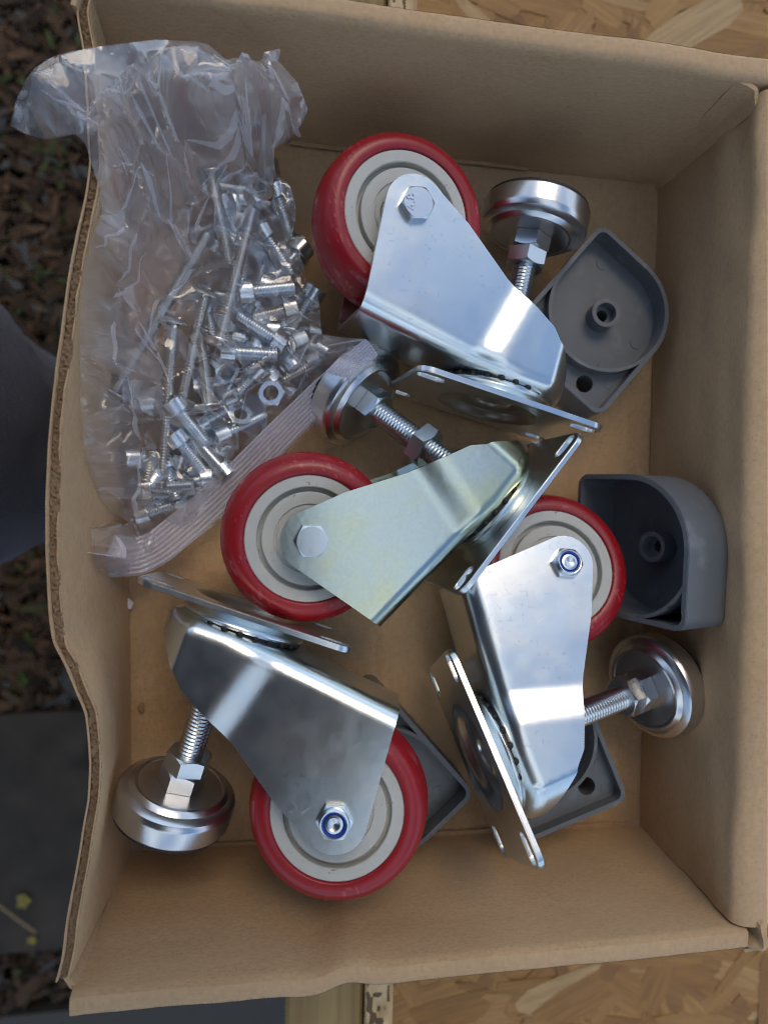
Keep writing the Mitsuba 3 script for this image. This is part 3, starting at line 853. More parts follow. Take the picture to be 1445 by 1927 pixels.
# ---- hardware in the bag ----------------------------------------------------
LONG_HEAD = lathe([(0.01, -3.8), (2.8, -3.7), (5.4, -2.9), (7.4, -1.5), (8.0, -.5), (7.9, 0), (3, .1)], 32)
_sock = m3.Manifold.revolve(m3.CrossSection([[(0, -6.8), (5.6, -6.8), (6.0, -6.4), (6.0, -.3), (5.8, 0), (0, 0)]]), 36) - m3.Manifold.extrude(m3.CrossSection([[(3.2 * math.cos(k * 1.0472), 3.2 * math.sin(k * 1.0472)) for k in range(6)]]), 3.2).translate([0, 0, -6.9])
_q = _sock.to_mesh()
SOCK_HEAD = trimesh.Trimesh(_q.vert_properties[:, :3] * MM, _q.tri_verts, process=False)
S_HEAD = {m: mikit.ply(SOCK_HEAD, m, smooth=35) for m in ("m_bolt_zinc", "m_steel")}
L_HEAD = mikit.ply(LONG_HEAD, "m_steel", smooth=40)
S_SHANK = {(m, L): mikit.ply(rod(r, 0, L, 1.3, .6, 18), m, smooth=25) for m, L, r in (("m_bolt_zinc", 20, 3.7), ("m_bolt_zinc", 16, 3.7), ("m_steel", 16, 3.7), ("m_steel", 14, 4.0))}
HNUT = mikit.ply(hexhead(12.5, 0, 5.8, hole=3.9), "m_bolt_zinc", smooth=25)
WASH = mikit.ply(lathe([(3.3, 0), (6.2, 0), (6.2, 1.2), (3.3, 1.2), (3.3, 0)], 32), "m_bolt_zinc", smooth=30)
HW = []


def screw(a, b, label, kind="long", L=None, mat="m_bolt_zinc", group=None):
    """Head at a, tip towards b (mm)."""
    a, b = np.array(a) * MM, np.array(b) * MM
    M = frame(axes(b - a, (.1, .2, .9)), a)
    nm = {"long": "long_screw", "socket": "socket_screw"}[kind]
    t = thing(nm, label, "screw", group or ("long screws in the clear bag" if kind == "long" else "socket screws in the clear bag"))
    if kind == "long":
        put(t, "head", L_HEAD, M)
        put(t, "shank", mikit.ply(rod(3.4, 0, np.linalg.norm(b - a) / MM, 1.5, .65, 20), "m_steel", smooth=25), M)
    else:
        put(t, "head", S_HEAD[mat], M)
        put(t, "shank", S_SHANK[mat, L], M)
    HW.extend([a + (b - a) * k for k in np.linspace(0, 1, 9)])


def piece(shape, c, n, nm, label, catg, group=None):
    put(thing(nm, label, catg, group), "", shape, frame(axes(n), np.array(c) * MM))
    HW.append(np.array(c) * MM)


screw((-34.5, 76.3, 34.0), (-17.8, 141.1, 37.0), "long steel screw leaning top right with a nut on its end in the bag")
screw((-41.9, 97.3, 31.0), (-53.4, 50.5, 24.0), "long steel screw with its round head in the middle of the bag, shank down left")
screw((-56.5, 83.5, 31.0), (-64.2, 6.9, 20.0), "long steel screw hanging down the bag from its round head, longest at the left")
screw((-41.0, 47.2, 24.0), (-44.7, 85.3, 27.0), "long steel screw with its round head lowest in the bag")
screw((-83.4, 52.0, 30.0), (-39.8, 124.9, 36.0), "long steel screw slanting to the upper right at the left of the bag")
screw((-38.6, 153.5, 33.0), (-30.1, 113.2, 29.0), "long steel screw near the bag top slanting down right")
screw((-46.4, 99.4, 22.0), (-41.9, 64.3, 18.0), "long steel screw lying beneath the other long screws in the bag")
piece(HNUT, (-17.1, 142.9, 37.0), (.3, .3, .9), "hex_nut", "shiny nut on the end of the long screw at the bag top", "nut", "nuts in the clear bag")
piece(HNUT, (-9.8, 52.7, 20.0), (-.25, .15, .95), "hex_nut", "hex nut facing up beside the zip strip", "nut", "nuts in the clear bag")
piece(HNUT, (-35.1, 66.7, 20.0), (.5, -.6, .5), "hex_nut", "dark hex nut right of the lowest round screw head", "nut", "nuts in the clear bag")
piece(HNUT, (-25.7, 138.3, 18.0), (.2, .7, .6), "hex_nut", "hex nut in the dark heap near the top of the bag", "nut", "nuts in the clear bag")
piece(HNUT, (-2.2, 76.6, 16.0), (.7, .2, .6), "hex_nut", "hex nut near the right end of the heap by the zip strip", "nut", "nuts in the clear bag")
piece(WASH, (-26.5, 43.1, 18.0), (.2, .5, .8), "washer", "washer standing behind the socket screw near the zip strip", "washer", "washers in the clear bag")
piece(WASH, (-54.9, 33.2, 12.0), (-.3, .5, .8), "washer", "washer under the two parallel socket screws", "washer", "washers in the clear bag")
piece(WASH, (-19.5, 37.6, 14.0), (.5, -.2, .8), "washer", "washer half under the zip strip", "washer", "washers in the clear bag")
piece(WASH, (-66.5, 3.9, 10.0), (.4, .2, .8), "washer", "washer at the lower left end of the heap", "washer", "washers in the clear bag")
for a, b, L, m, lb in (
        ((-54.6, 44.0, 26.0), (-42.5, 28.1, 18.0), 20, "m_bolt_zinc", "upper of two parallel zinc socket screws slanting down right"),
        ((-54.9, 28.8, 20.0), (-42.2, 12.5, 13.0), 20, "m_bolt_zinc", "lower of two parallel zinc socket screws slanting down right"),
        ((-31.3, 34.7, 17.0), (-12.0, 44.8, 16.0), 20, "m_bolt_zinc", "zinc socket screw pointing at the hex nut beside the zip strip"),
        ((-71.7, -5.6, 11.0), (-53.5, 0.5, 10.0), 20, "m_bolt_zinc", "zinc socket screw lowest in the bag, pointing right"),
        ((-71.3, 11.7, 17.0), (-66.6, 27.7, 19.0), 14, "m_steel", "thick steel socket screw at the left edge of the heap"),
        ((-57.5, 17.8, 11.0), (-60.9, 3.5, 8.0), 16, "m_steel", "short steel socket screw pointing down beside the longest screw"),
        ((-36.0, 26.0, 12.0), (-41.4, 16.4, 6.0), 16, "m_bolt_zinc", "zinc socket screw standing head up next to the zip strip"),
        ((-28.1, 72.4, 26.0), (-8.6, 72.2, 25.0), 20, "m_bolt_zinc", "zinc socket screw lying level with its thread to the right"),
        ((-10.5, 81.2, 22.0), (-27.1, 90.3, 26.0), 20, "m_bolt_zinc", "zinc socket screw pointing up left in the middle of the heap"),
        ((-19.6, 101.8, 28.0), (-1.1, 104.8, 27.0), 20, "m_bolt_zinc", "bright zinc socket screw lying level right of the long screws"),
        ((-7.9, 150.2, 22.0), (-3.5, 138.4, 18.0), 20, "m_bolt_zinc", "zinc socket screw at the top right of the bag pointing down"),
        ((-12.6, 128.5, 26.0), (-1.9, 114.0, 22.0), 20, "m_bolt_zinc", "zinc socket screw slanting down right below the bag top"),
        ((-33.0, 142.6, 22.0), (-27.5, 130.4, 18.0), 20, "m_bolt_zinc", "zinc socket screw between the two long screws at the bag top"),
        ((-4.8, 95.4, 20.0), (-21.7, 90.7, 20.0), 16, "m_steel", "steel socket screw behind the slanting zinc screw"),
        ((8.4, 68.5, 18.0), (-8.9, 59.4, 14.0), 16, "m_steel", "steel socket screw seen through the ribbed zip strip"),
        ((-71.2, 5.2, 14.0), (-67.9, 9.0, 18.0), 16, "m_bolt_zinc", "zinc socket screw seen end on at the lower left of the bag")):
    screw(a, b, lb, "socket", L, m)
rr = np.random.default_rng(21)
for c0 in ((-22.4, 142.8, 8.0), (-14.1, 140.3, 15.0), (-22.5, 129.3, 8.0), (-8.8, 127.3, 15.0), (-27.8, 120.9, 8.0), (-16.8, 113.6, 15.0), (-9.0, 105.5, 8.0), (-0.3, 103.7, 15.0), (-22.5, 99.5, 8.0), (-29.8, 102.4, 15.0), (-3.6, 92.1, 8.0), (1.8, 82.3, 15.0), (-19.8, 83.3, 8.0), (-24.6, 86.7, 15.0), (-9.0, 80.9, 8.0), (-32.5, 91.7, 15.0), (-33.2, 61.1, 8.0), (-22.0, 65.5, 15.0), (-14.5, 67.1, 8.0), (-27.3, 54.7, 15.0), (-41.2, 39.3, 8.0), (-32.5, 46.6, 15.0), (-54.3, 22.9, 8.0), (-63.4, 22.3, 15.0), (-54.9, 12.1, 8.0), (1.8, 93.1, 15.0), (-7.9, 143.7, 8.0), (-29.8, 134.1, 15.0), (-30.9, 112.5, 6.0), (-24.7, 105.7, 11.0), (-13.3, 153.7, 16.0), (-39.0, 80.9, 21.0), (-29.4, 139.9, 10.0), (-6.2, 117.6, 15.0), (-5.8, 115.3, 20.0), (-13.0, 149.1, 9.0), (-12.9, 81.0, 14.0), (-17.6, 90.9, 19.0), (-11.4, 157.8, 8.0), (-7.6, 107.0, 13.0), (-26.9, 155.0, 18.0), (-6.1, 120.2, 7.0), (-9.2, 80.5, 12.0), (-9.3, 75.3, 17.0), (-24.0, 88.8, 6.0), (-21.5, 74.9, 11.0), (-9.1, 151.1, 16.0), (-33.8, 136.6, 21.0), (-7.6, 122.5, 10.0), (-13.3, 132.7, 15.0), (-18.0, 122.8, 20.0), (-25.6, 107.9, 9.0), (-57.0, 8.7, 14.0), (-56.9, 7.5, 19.0), (-61.7, 4.5, 8.0), (-42.9, 46.4, 13.0), (-58.8, 5.7, 18.0), (-44.5, 26.3, 7.0), (-41.4, 44.2, 12.0), (-43.4, 25.3, 17.0), (-59.0, 52.2, 6.0), (-61.1, 4.5, 11.0)):
    c0 = np.array(c0)
    a = rr.uniform(0, 6.28)
    d0 = np.array([math.cos(a), math.sin(a), rr.uniform(-.3, .3)]) * 11
    screw(c0 - d0, c0 + d0, "zinc socket screw buried in the heap of hardware in the clear bag", "socket", int(rr.choice([16, 20])), "m_bolt_zinc", "socket screws buried in the heap")

# ---- the clear zip bag ------------------------------------------------------
OUT = [(-99.6, 133.6, 100.0), (-96.2, 139.9, 104.0), (-92.2, 146.3, 106.0), (-89.8, 150.2, 106.0), (-84.4, 155.4, 105.0), (-78.5, 158.7, 104.0), (-66.6, 163.5, 102.0), (-51.1, 170.6, 97.0), (-37.4, 174.2, 93.0), (-32.4, 175.1, 91.0), (-26.4, 173.0, 86.0), (-23.3, 174.1, 86.0), (-13.3, 176.3, 82.0), (-11.8, 178.8, 84.0), (-5.3, 180.9, 84.0), (-6.0, 178.3, 80.0),
       (1.5, 174.3, 74.0), (6.0, 167.3, 68.0), (3.6, 163.8, 64.0), (-1.9, 159.4, 58.0), (-11.4, 157.6, 50.0), (-18.2, 157.3, 42.0), (-12.0, 157.9, 34.0), (-5.9, 157.0, 28.0), (-2.1, 154.1, 24.0), (0.7, 145.7, 20.0), (1.0, 140.0, 18.0), (-1.4, 129.1, 17.0), (2.3, 124.4, 16.0), (3.9, 117.0, 16.0), (9.8, 107.9, 16.0),
       (12.9, 96.7, 18.0), (13.5, 82.1, 30.0), (21.2, 76.8, 46.0), (31.9, 73.5, 57.0), (37.5, 70.6, 58.0), (36.6, 61.4, 54.0), (21.5, 50.2, 42.0), (1.7, 29.6, 26.0), (-19.4, 6.7, 16.0), (-40.6, -12.6, 13.0), (-58.3, -25.8, 13.0), (-68.5, -32.1, 13.0), (-75.2, -36.4, 14.0), (-82.5, -35.6, 20.0), (-85.6, -30.2, 51.5),
       (-85.6, -10.3, 58.5), (-85.0, -10.2, 26.0), (-78.2, -10.3, 24.0), (-84.5, -5.1, 26.0), (-85.6, 2.2, 47.0), (-85.4, 14.3, 62.5), (-84.7, 26.7, 71.5), (-83.1, 40.5, 79.0), (-80.9, 59.6, 86.5), (-79.8, 73.3, 88.0), (-78.4, 87.4, 88.0), (-75.3, 101.6, 88.0), (-74.9, 115.0, 78.0), (-74.0, 120.6, 86.0), (-74.8, 127.0, 93.0), (-76.0, 131.7, 95.0),
       (-78.9, 134.4, 96.0), (-84.2, 131.7, 98.0), (-88.8, 130.5, 98.0), (-93.2, 131.5, 98.0), (-97.3, 132.5, 99.0)]
INN = [(-83.9, 138.9, 116.0), (-77.4, 146.8, 113.0), (-80.8, 138.8, 108.0), (-87.0, 132.5, 110.0), (-74.2, 136.5, 101.0), (-63.9, 137.5, 112.0), (-57.3, 141.1, 114.0), (-51.2, 145.5, 114.0), (-44.5, 154.8, 110.0), (-34.7, 167.3, 99.0), (-72.7, 144.4, 100.0), (-62.5, 150.3, 104.0), (-51.9, 160.2, 102.0), (-50.6, 154.1, 98.0), (-41.2, 152.9, 100.0), (-30.3, 157.2, 96.0),
       (-22.8, 158.6, 92.0), (-14.9, 158.7, 84.0), (-17.6, 158.1, 80.0), (-31.5, 154.4, 86.0), (-43.1, 141.4, 76.0), (-43.9, 142.4, 78.0), (-41.4, 139.1, 56.0), (-45.6, 140.6, 58.0), (-30.0, 148.7, 62.0), (-7.1, 164.4, 80.0), (-2.9, 160.8, 74.0), (-11.7, 155.8, 72.0), (-18.7, 160.7, 94.0), (-9.0, 168.8, 86.0), (-24.6, 164.2, 94.0),
       (-55.2, 136.6, 96.0), (-58.9, 139.4, 104.0), (-57.5, 127.4, 90.0), (-64.3, 131.4, 86.0), (-68.9, 124.5, 94.0), (-46.6, 135.8, 80.0), (-53.9, 127.3, 74.0), (-47.7, 114.8, 64.0), (-67.7, 116.1, 78.0), (-56.8, 113.9, 80.0), (-73.6, 91.0, 66.0), (-64.8, 102.3, 72.0), (-47.9, 143.9, 84.0), (-49.1, 145.7, 98.0), (-64.6, 132.0, 103.0), (-67.9, 133.9, 104.0),
       (-46.7, 114.8, 54.0), (-52.3, 118.9, 60.0), (-67.6, 95.6, 60.0), (-73.6, 74.6, 66.0), (-79.9, 85.4, 62.0), (-68.5, 69.5, 52.0), (-81.1, 54.4, 62.0), (-75.7, 43.0, 50.0), (-68.8, 35.5, 36.0), (-70.6, 23.7, 30.0), (-72.3, 6.3, 26.0), (-76.0, -7.7, 26.0), (-72.9, 15.9, 34.0), (-80.3, 21.7, 54.0), (-77.8, 1.1, 38.0),
       (-36.3, 125.4, 47.0), (-17.6, 140.6, 45.0), (-27.2, 107.9, 44.0), (-33.8, 117.1, 38.0), (-40.5, 95.4, 42.0), (-48.4, 102.0, 44.0), (-59.6, 91.3, 46.0), (-13.2, 119.0, 36.0), (-8.4, 139.4, 30.0), (-13.3, 151.0, 34.0), (-33.2, 75.8, 44.0), (-53.4, 82.1, 42.0), (-62.3, 72.8, 44.0), (-5.9, 98.8, 30.0), (-18.0, 95.7, 38.0), (1.7, 82.7, 34.0), (-25.7, 61.6, 34.0),
       (-40.4, 43.7, 34.0), (-8.3, 61.7, 36.0), (11.4, 70.6, 44.0), (-54.6, 40.7, 36.0), (-60.1, 54.9, 38.0), (-47.0, 62.6, 38.0), (-13.5, 50.0, 30.0), (-31.5, 29.6, 26.0), (-52.1, 11.6, 22.0), (-65.8, -9.2, 16.0), (-40.2, 4.0, 16.0), (-20.6, 81.3, 36.0), (1.7, 92.6, 26.0), (-6.0, 109.7, 28.0), (-25.5, 88.6, 36.0), (6.6, 63.4, 42.0), (22.9, 68.2, 56.0), (-53.6, 26.6, 28.0), (-63.8, 11.4, 26.0), (-33.5, 47.0, 30.0)]


def film():
    o = np.array(OUT)
    n = len(o)
    poly = Polygon(o[:, :2]).buffer(0)
    poly = max(getattr(poly, "geoms", [poly]), key=lambda g: g.area)
    ring = resample(np.vstack([o, o[:1]]), 620)[:-1]
    ctrl = np.vstack([resample(np.vstack([o, o[:1]]), 160)[:-1], np.array(INN)])
    # a finer net of crumple points on top of the creases read from the photograph
    r0 = np.random.default_rng(17)
    import shapely
    f0 = LinearNDInterpolator(Delaunay(ctrl[:, :2]), ctrl[:, 2])
    x0, y0, x1, y1 = poly.bounds
    jx, jy = np.meshgrid(np.arange(x0, x1, 12.5), np.arange(y0, y1, 12.5), indexing="ij")
    j = np.stack([jx.ravel(), jy.ravel()], 1) + r0.uniform(-5, 5, (jx.size, 2))
    j = j[shapely.contains_xy(poly.buffer(-4), j[:, 0], j[:, 1])]
    j = j[np.linalg.norm(j[:, None] - ctrl[None, :, :2], axis=2).min(1) > 6]
    ctrl = np.vstack([ctrl, np.c_[j, f0(j) + r0.normal(0, 1.0, len(j)) * np.where(j[:, 1] > 60, 2.6, 1.6)]])
    tri = Delaunay(ctrl[:, :2])
    f = LinearNDInterpolator(tri, ctrl[:, 2])
    x0, y0, x1, y1 = poly.bounds
    st = 1.5
    gx, gy = np.meshgrid(np.arange(x0, x1, st), np.arange(y0, y1, st * .866), indexing="ij")
    gx = gx + (np.arange(gx.shape[1]) % 2) * st / 2
    g = np.stack([gx.ravel(), gy.ravel()], 1)
    inside = poly.buffer(-1.0)
    g = g[shapely.contains_xy(inside, g[:, 0], g[:, 1])]
    P = np.vstack([ring[:, :2], g])
    t = Delaunay(P).simplices
    c = P[t].mean(1)
    t = t[shapely.contains_xy(poly, c[:, 0], c[:, 1])]
    a = P[t]
    cr = (a[:, 1, 0] - a[:, 0, 0]) * (a[:, 2, 1] - a[:, 0, 1]) - (a[:, 1, 1] - a[:, 0, 1]) * (a[:, 2, 0] - a[:, 0, 0])
    t = np.where((cr < 0)[:, None], t[:, ::-1], t)
    edge = shapely.distance(shapely.points(P), poly.exterior)
    z = f(P)
    z = np.where(np.isnan(z), ring[np.argmin(np.linalg.norm(P[:, None] - ring[None, ::4, :2], axis=2), axis=1) * 4, 2] if np.isnan(z).any() else 0, z)
    z[:len(ring)] = ring[:, 2]
    # creases from the control net; the hardware lifts the film like a tent
    zs = z.copy()
    E = trimesh.Trimesh(np.c_[P, z], t, process=False).edges_unique
    deg = np.bincount(E.ravel(), minlength=len(P))

    def relax(v, k, f=.5):
        for _ in range(k):
            s = np.zeros(len(P))
            np.add.at(s, E[:, 0], v[E[:, 1]])
            np.add.at(s, E[:, 1], v[E[:, 0]])
            v = np.where(np.arange(len(P)) < len(ring), v, (1 - f) * v + f * s / np.maximum(deg, 1))
        return v

    w = np.clip(edge / 7, 0, 1)
    base = relax(zs, 10)
    zt = zs + (zs - relax(zs, 40)) * .7
    lift = np.zeros(len(P))
    for q in np.array(HW) / MM:
        d2 = ((P - q[:2]) ** 2).sum(1)
        k = d2 < 49
        lift[k] = np.maximum(lift[k], q[2] + 6.5 - base[k])
    zt = zt + np.maximum(relax(lift, 14), 0)

    def folds(q, seed, k, lam):
        r = np.random.default_rng(seed)
        out = np.zeros(len(q))
        for _ in range(k):
            a = r.uniform(0, np.pi)
            d = np.array([math.cos(a), math.sin(a)])
            wob = (meshkit.noise(np.c_[q / 24, q[:, 0] * 0 + r.uniform(0, 50)], 3) - .5) * 1.4
            tt = q @ d / (lam * r.uniform(.7, 1.5)) + r.uniform(0, 9) + wob
            tri_ = np.abs(tt - np.floor(tt) - .5) * 2
            mask = np.clip(meshkit.noise(np.c_[q / 26, q[:, 0] * 0 + r.uniform(0, 50)], 7) * 3.4 - 1.4, 0, 1)
            out += (tri_ ** 1.8 - .35) * mask
        return out

    near = np.min([((P - q[:2]) ** 2).sum(1) for q in (np.array(HW) / MM)[::2]], axis=0)
    w = w * np.clip(np.sqrt(near) / 14, .3, 1)
    zt = zt + w * (folds(P, 5, 4, 21) * 1.8 + folds(P, 8, 2, 9) * .4)
    thick = np.minimum(.8 * edge, 34)
    rim = rim_x(np.clip(P[:, 1], -184, 192))
    zb = zs - thick + .5 * w * folds(P, 31, 4, 14) * 2
    floor_z = np.where(P[:, 0] < rim + .8, 89.2, 1.3)
    top_z = np.where(P[:, 0] < rim + .8, 90.5, 2.5)
    zb = np.maximum(zb, floor_z)
    outside = P[:, 0] < rim - 1
    zb = np.where(outside, zs - np.minimum(thick, 14), zb)
    zt = np.maximum(zt, np.where(outside, zt, top_z))
    zt = np.maximum(zt, zb + .4 * np.clip(edge, 0, 1))
    nr = len(ring)
    zb[:nr] = zt[:nr] - .15
    return P, t, zt, zb, nr


P_, t_, zt_, zb_, nr_ = film()
BAG = thing("plastic_bag", "crumpled clear zip bag of screws draped over the left wall of the box", "bag")
put(BAG, "front_film", mikit.ply(trimesh.Trimesh(np.c_[P_, zt_] * MM, t_, process=False), "m_film", smooth=22))
put(BAG, "back_film", mikit.ply(trimesh.Trimesh(np.c_[P_, zb_] * MM, t_[:, ::-1], process=False), "m_film", smooth=22))

# the empty end of the bag is folded over inside itself: a third, inner sheet of film
cen = P_[t_].mean(1)
keep = (cen[:, 1] > 88) | ((cen[:, 0] < -62) & (cen[:, 1] > 40))
e_ = np.clip((zt_ - zb_) / 6, 0, 1)
zi_ = zb_ + (zt_ - zb_) * (.30 + .45 * meshkit.noise(np.c_[P_ / 14, P_[:, 0] * 0], 12)) + e_ * (np.abs(((P_ @ [.8, .6]) / 13 + 2 * meshkit.noise(np.c_[P_ / 30, P_[:, 0] * 0], 2)) % 1 - .5) * 6 - 1.5)
zi_ = np.clip(zi_, zb_ + .05, np.maximum(zt_ - .05, zb_ + .05))
put(BAG, "inner_film", mikit.ply(trimesh.Trimesh(np.c_[P_, zi_] * MM, t_[keep], process=False), "m_film", smooth=20))

# pleats: narrow folded-over strips of film along the sharpest creases
PL = [((-74.2, 136.4, 101.1), (-47.4, 155.6, 106.6), 4), ((-47.4, 155.6, 106.6), (-34.6, 167.3, 99.1), 3), ((-71.7, 140.3, 102.2), (-63.2, 138.3, 111.4), 3), ((-50.7, 153.2, 99.4), (-31.3, 155.6, 87.4), 2.5), ((-31.3, 155.6, 87.4), (-17.6, 158.0, 80.3), 2), ((-48.5, 153.5, 101.0), (-24.7, 158.6, 92.7), 2), ((-50.7, 152.8, 99.4), (-44.9, 143.3, 78.1), 2.5), ((-43.9, 142.5, 77.7), (-17.6, 158.5, 81.2), 3), ((-43.9, 142.5, 77.7), (-44.3, 137.3, 58.0), 3), ((-41.4, 138.9, 56.5), (-17.6, 158.0, 80.3), 3), ((-55.3, 140.6, 111.6), (-46.7, 136.0, 79.6), 2.5), ((-52.5, 143.9, 108.2), (-45.8, 138.8, 78.4), 2), ((-57.6, 128.1, 89.5), (-54.0, 115.3, 62.8), 3), ((-48.8, 135.6, 67.5), (-53.7, 116.9, 61.9), 2), ((-67.7, 116.1, 78.0), (-54.7, 128.9, 80.2), 2.5), ((-73.7, 91.1, 65.7), (-61.9, 107.5, 75.4), 2), ((-73.5, 90.1, 65.5), (-67.2, 82.4, 57.5), 2.5), ((-60.8, 102.9, 71.1), (-74.1, 84.6, 64.0), 2), ((-49.8, 115.9, 62.0), (-46.2, 109.6, 54.4), 3.5), ((-53.2, 120.3, 66.8), (-46.7, 109.1, 54.0), 2), ((-66.7, 79.2, 54.6), (-61.6, 69.0, 45.1), 3), ((-61.6, 69.0, 45.1), (-54.3, 49.8, 37.3), 2.5), ((-68.2, 75.0, 53.0), (-56.4, 59.8, 38.6), 2), ((-73.7, 75.8, 65.6), (-70.6, 35.4, 36.2), 2), ((-71.1, 56.1, 55.1), (-70.6, 28.5, 32.1), 2.5), ((-70.8, 27.3, 31.3), (-73.2, -9.0, 25.6), 3), ((-36.2, 138.3, 57.0), (-43.0, 118.8, 56.2), 2), ((-32.6, 141.2, 58.7), (-17.8, 153.4, 41.0), 2), ((-27.6, 99.6, 40.0), (-13.3, 97.0, 34.6), 2), ((-5.9, 98.8, 29.8), (9.3, 88.8, 31.5), 2.5), ((-13.3, 76.7, 35.6), (1.7, 89.4, 28.1), 2), ((1.6, 63.5, 41.2), (11.2, 81.1, 36.7), 3), ((11.4, 72.5, 44.4), (32.9, 72.7, 52.7), 2.5), ((-3.3, 74.4, 36.3), (6.6, 61.0, 41.9), 2), ((-86.7, 140.9, 115.2), (-74.2, 139.9, 101.0), 2.5), ((-83.6, 137.8, 112.2), (-74.0, 141.1, 101.5), 2), ((-24.6, 167.0, 94.2), (-15.3, 159.5, 83.4), 2.5), ((-11.0, 172.3, 86.7), (-1.8, 165.4, 79.0), 3), ((-7.1, 161.0, 78.5), (3.2, 161.1, 74.8), 2), ((-13.8, 155.7, 73.7), (-2.9, 161.7, 74.3), 2.5), ((-64.6, 131.9, 103.1), (-62.5, 123.9, 89.2), 3), ((-68.0, 133.2, 103.7), (-76.0, 138.7, 101.1), 3), ((-34.6, 166.7, 99.1), (-22.8, 159.4, 92.3), 2.5), ((-30.0, 169.1, 97.7), (-18.5, 158.9, 82.1), 2), ((-67.5, 110.6, 77.3), (-75.7, 97.5, 65.8), 2.5), ((-59.5, 91.3, 46.1), (-65.2, 72.0, 46.7), 2), ((-44.7, 106.5, 45.4), (-52.9, 92.1, 44.6), 2), ((-33.2, 74.0, 43.5), (-23.2, 64.1, 34.2), 2), ((-20.3, 136.5, 40.3), (-8.3, 150.8, 35.3), 2)]
fz = LinearNDInterpolator(Delaunay(P_), zt_)
r1 = np.random.default_rng(41)
for a, b, wd in PL:
    a, b = np.array(a), np.array(b)
    q = np.linspace(0, 1, 22)
    c = a[None, :2] * (1 - q[:, None]) + b[None, :2] * q[:, None]
    d = (b - a)[:2] / np.linalg.norm((b - a)[:2])
    nrm = np.array([-d[1], d[0]]) * (1 if r1.random() < .5 else -1)
    c = c + nrm * ((meshkit.noise(np.c_[q * 2.5, q * 0 + r1.uniform(0, 30), q * 0], 3) - .5) * .8)[:, None]
    if np.isnan(fz(c)).mean() > .1:
        continue
    hw_ = wd * .6 * np.minimum(1, q * 9) * (1 - q) ** .8 + .05
    if r1.random() < .5:
        hw_ = hw_[::-1]
    rows = []
    for v, up in ((0, .5), (.35, 1.3), (.7, 1.25), (1, .7)):
        e = c + nrm * (hw_ * v)[:, None]
        z = fz(e)
        z = np.where(np.isnan(z), np.nanmin(z), z)
        rows.append(np.c_[e, z + up * np.minimum(1, hw_)])
    G = np.stack(rows, 1) * MM
    put(BAG, "fold", mikit.ply(trimesh.Trimesh(G.reshape(-1, 3), grid_faces(22, 4), process=False), "m_fold", smooth=True))


def zip_strip():
    """The ribbed closure: a band of fine ribs running along the open end."""
    a = smooth_path([(-85.7, -21.9, 54.0), (-86.2, -25.0, 33.0), (-75.0, -26.8, 18.0), (-65.9, -22.4, 16.0), (-47.5, -6.6, 16.0), (-25.6, 13.7, 20.0), (-3.4, 36.1, 28.0), (16.5, 55.0, 42.0), (33.9, 68.8, 60.0)], 120, 4)
    hw = np.interp(np.linspace(0, 1, 120), [0, .1, .25, .5, .8, 1], [11.0, 10.5, 8.5, 8.0, 6.5, 4.5])
    tan = np.gradient(a[:, :2], axis=0)
    tan /= np.linalg.norm(tan, axis=1, keepdims=True)
    nrm = np.stack([-tan[:, 1], tan[:, 0]], 1)
    v = np.linspace(-1, 1, 121)
    G = np.zeros((120, 121, 3))
    G[..., :2] = a[:, None, :2] + nrm[:, None] * (hw[:, None] * v)[..., None]
    rib = np.abs(np.sin(v * np.pi * 4.0)) ** 3
    wave = np.sin(np.linspace(0, 30, 120))[:, None] * .4 + (N2(np.linspace(0, 200, 120)[:, None] + v * 0, v[None] * 8 + np.zeros((120, 1)), 30, 4) - .5) * 3
    G[..., 2] = a[:, None, 2] + 2.2 + rib * .75 + wave + .8 * (1 - v * v)
    return G * MM


ZG = zip_strip()
put(BAG, "zip_strip", mikit.ply(solid_grid(ZG, .0003), "m_zip", smooth=30))

# ---- the photographer, standing at the left edge of the frame ---------------


def limb(*joints):
    """Hull chain through (x, y, z, r) joints in metres."""
    sph = [m3.Manifold.sphere(r, 24).translate([x, y, z]) for x, y, z, r in joints]
    return [m3.Manifold.batch_hull([a, b]) for a, b in zip(sph, sph[1:])]


def body(parts, step, it=10):
    u = m3.Manifold.batch_boolean(parts, m3.OpType.Add).refine_to_length(step)
    q = u.to_mesh()
    m = trimesh.Trimesh(q.vert_properties[:, :3], q.tri_verts, process=True)
    trimesh.smoothing.filter_taubin(m, iterations=it)
    return m


def wrinkle(m, amp, sc, seed):
    n = m.vertex_normals
    m.vertices = m.vertices + n * ((meshkit.fbm(m.vertices * sc, 4, seed) - .5) * amp)[:, None]
    return m


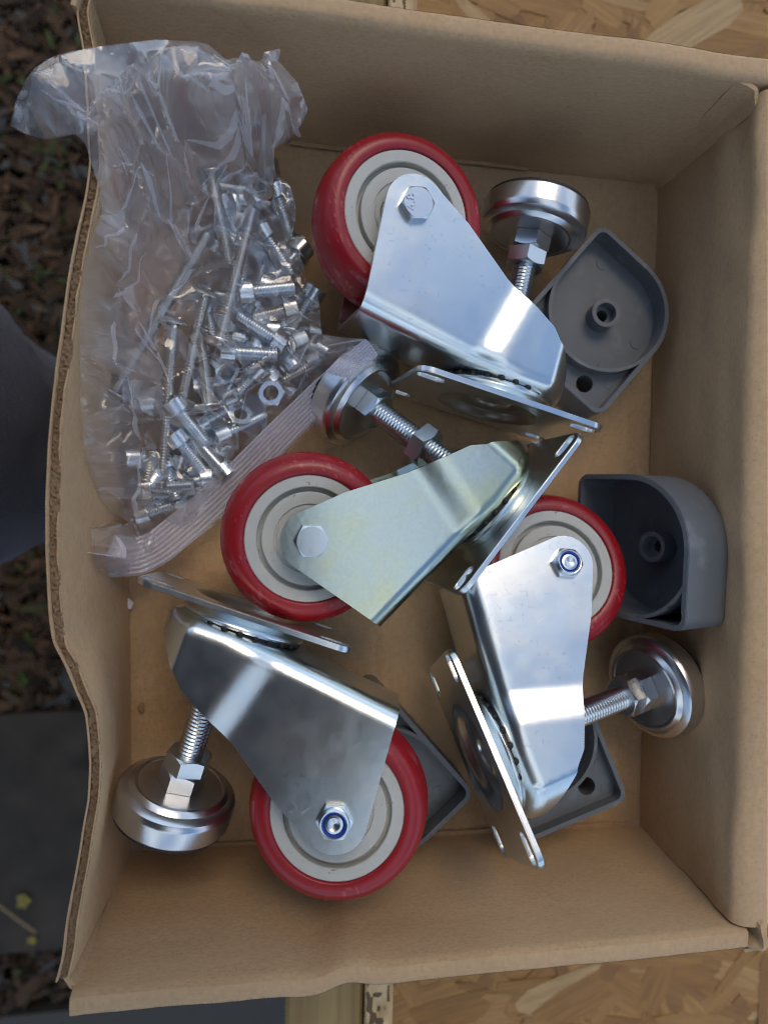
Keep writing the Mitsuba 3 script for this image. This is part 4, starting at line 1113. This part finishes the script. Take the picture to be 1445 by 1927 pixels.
PERSON = thing("person", "person in dark navy trousers standing close against the left side of the box", "person")
legs = limb((-.33, .060, .10, .125), (-.285, .050, -.12, .118), (-.262, .050, -.36, .085), (-.300, .050, -.76, .056)) + limb((-.39, -.10, .10, .105), (-.52, -.17, -.36, .078), (-.64, -.20, -.76, .056)) + \
    limb((-.36, .06, .14, .12), (-.39, -.09, .14, .12))
put(PERSON, "trousers", mikit.ply(wrinkle(wrinkle(body(legs, .012), .018, 9, 3), .010, 26, 8), "m_denim", smooth=True))
shoes = limb((-.30, .05, -.80, .05), (-.17, .055, -.815, .036)) + limb((-.64, -.20, -.80, .05), (-.53, -.20, -.815, .036))
put(PERSON, "shoe", mikit.ply(body(shoes[:1], .012), "m_shoe", smooth=True))
put(PERSON, "shoe", mikit.ply(body(shoes[1:], .012), "m_shoe", smooth=True))
jacket = limb((-.36, .03, .16, .125), (-.26, -.03, .44, .13), (-.15, -.05, .64, .12)) + limb((-.375, -.09, .16, .125), (-.29, -.17, .44, .13), (-.18, -.24, .64, .12)) + limb((-.26, -.03, .44, .13), (-.29, -.17, .44, .13)) + limb((-.15, -.05, .64, .12), (-.18, -.24, .64, .12)) + \
    limb((-.14, .05, .68, .07), (-.20, .19, .47, .052), (-.10, .08, .43, .036)) + limb((-.19, -.32, .68, .07), (-.22, -.36, .48, .052), (-.11, -.15, .43, .036)) + limb((-.15, -.14, .70, .09), (-.125, -.14, .76, .07))
put(PERSON, "jacket", mikit.ply(wrinkle(body(jacket, .018), .014, 12, 5), "m_denim", smooth=True))


def hand(w, side):
    x, y, z = w
    hp = limb((x - .01, y, z, .027), (x + .028, y, z - .012, .026)) + limb((x + .028, y + .022, z - .012, .016), (x + .03, y - .022, z - .012, .016))
    for k, (dy, L) in enumerate(((.026, .9), (.009, 1.0), (-.009, .95), (-.026, .78))):
        hp += limb((x + .03, y + dy, z - .014, .0095), (x + .052 * L, y + dy * 1.05, z - .030, .0088), (x + .062 * L, y + dy * 1.05, z - .036, .008))
    hp += limb((x - .004, y + side * .022, z, .012), (x + .022, y + side * .040, z - .002, .0105), (x + .048, y + side * .034, z - .008, .009))
    return hp


H = np.array([-.095, -.14, .90])


def hp(x, y, z, r):
    return (H[0] + x, H[1] + y, H[2] + z, r)


neck = limb(hp(-.03, 0, -.13, .055), hp(-.015, 0, -.06, .055))
head = limb(hp(0, 0, 0, .082), hp(.02, 0, .05, .088)) + limb(hp(.035, 0, -.02, .055), hp(.06, 0, -.05, .038)) + limb(hp(.10, 0, -.005, .014), hp(.095, 0, .015, .008)) + \
    limb(hp(0, .085, 0, .014), hp(0, .088, .025, .016)) + limb(hp(0, -.085, 0, .014), hp(0, -.088, .025, .016))
put(PERSON, "head", mikit.ply(body(neck + head, .012, 6), "m_skin", smooth=True))
put(PERSON, "hair", mikit.ply(body(limb(hp(-.01, 0, .055, .093), hp(-.025, 0, .01, .088)), .012, 4), "m_hair", smooth=True))
put(PERSON, "hand", mikit.ply(body(hand((-.085, .055, .425), 1), .004, 6), "m_skin", smooth=True))
put(PERSON, "hand", mikit.ply(body(hand((-.09, -.135, .42), 1), .004, 6), "m_skin", smooth=True))
ph = thing("phone", "dark phone held level above the box by the person", "phone")
put(ph, "", mikit.ply(prism(rrect(-38, -140, 38, 22, 9), 365, 373), "m_phone", smooth=30))
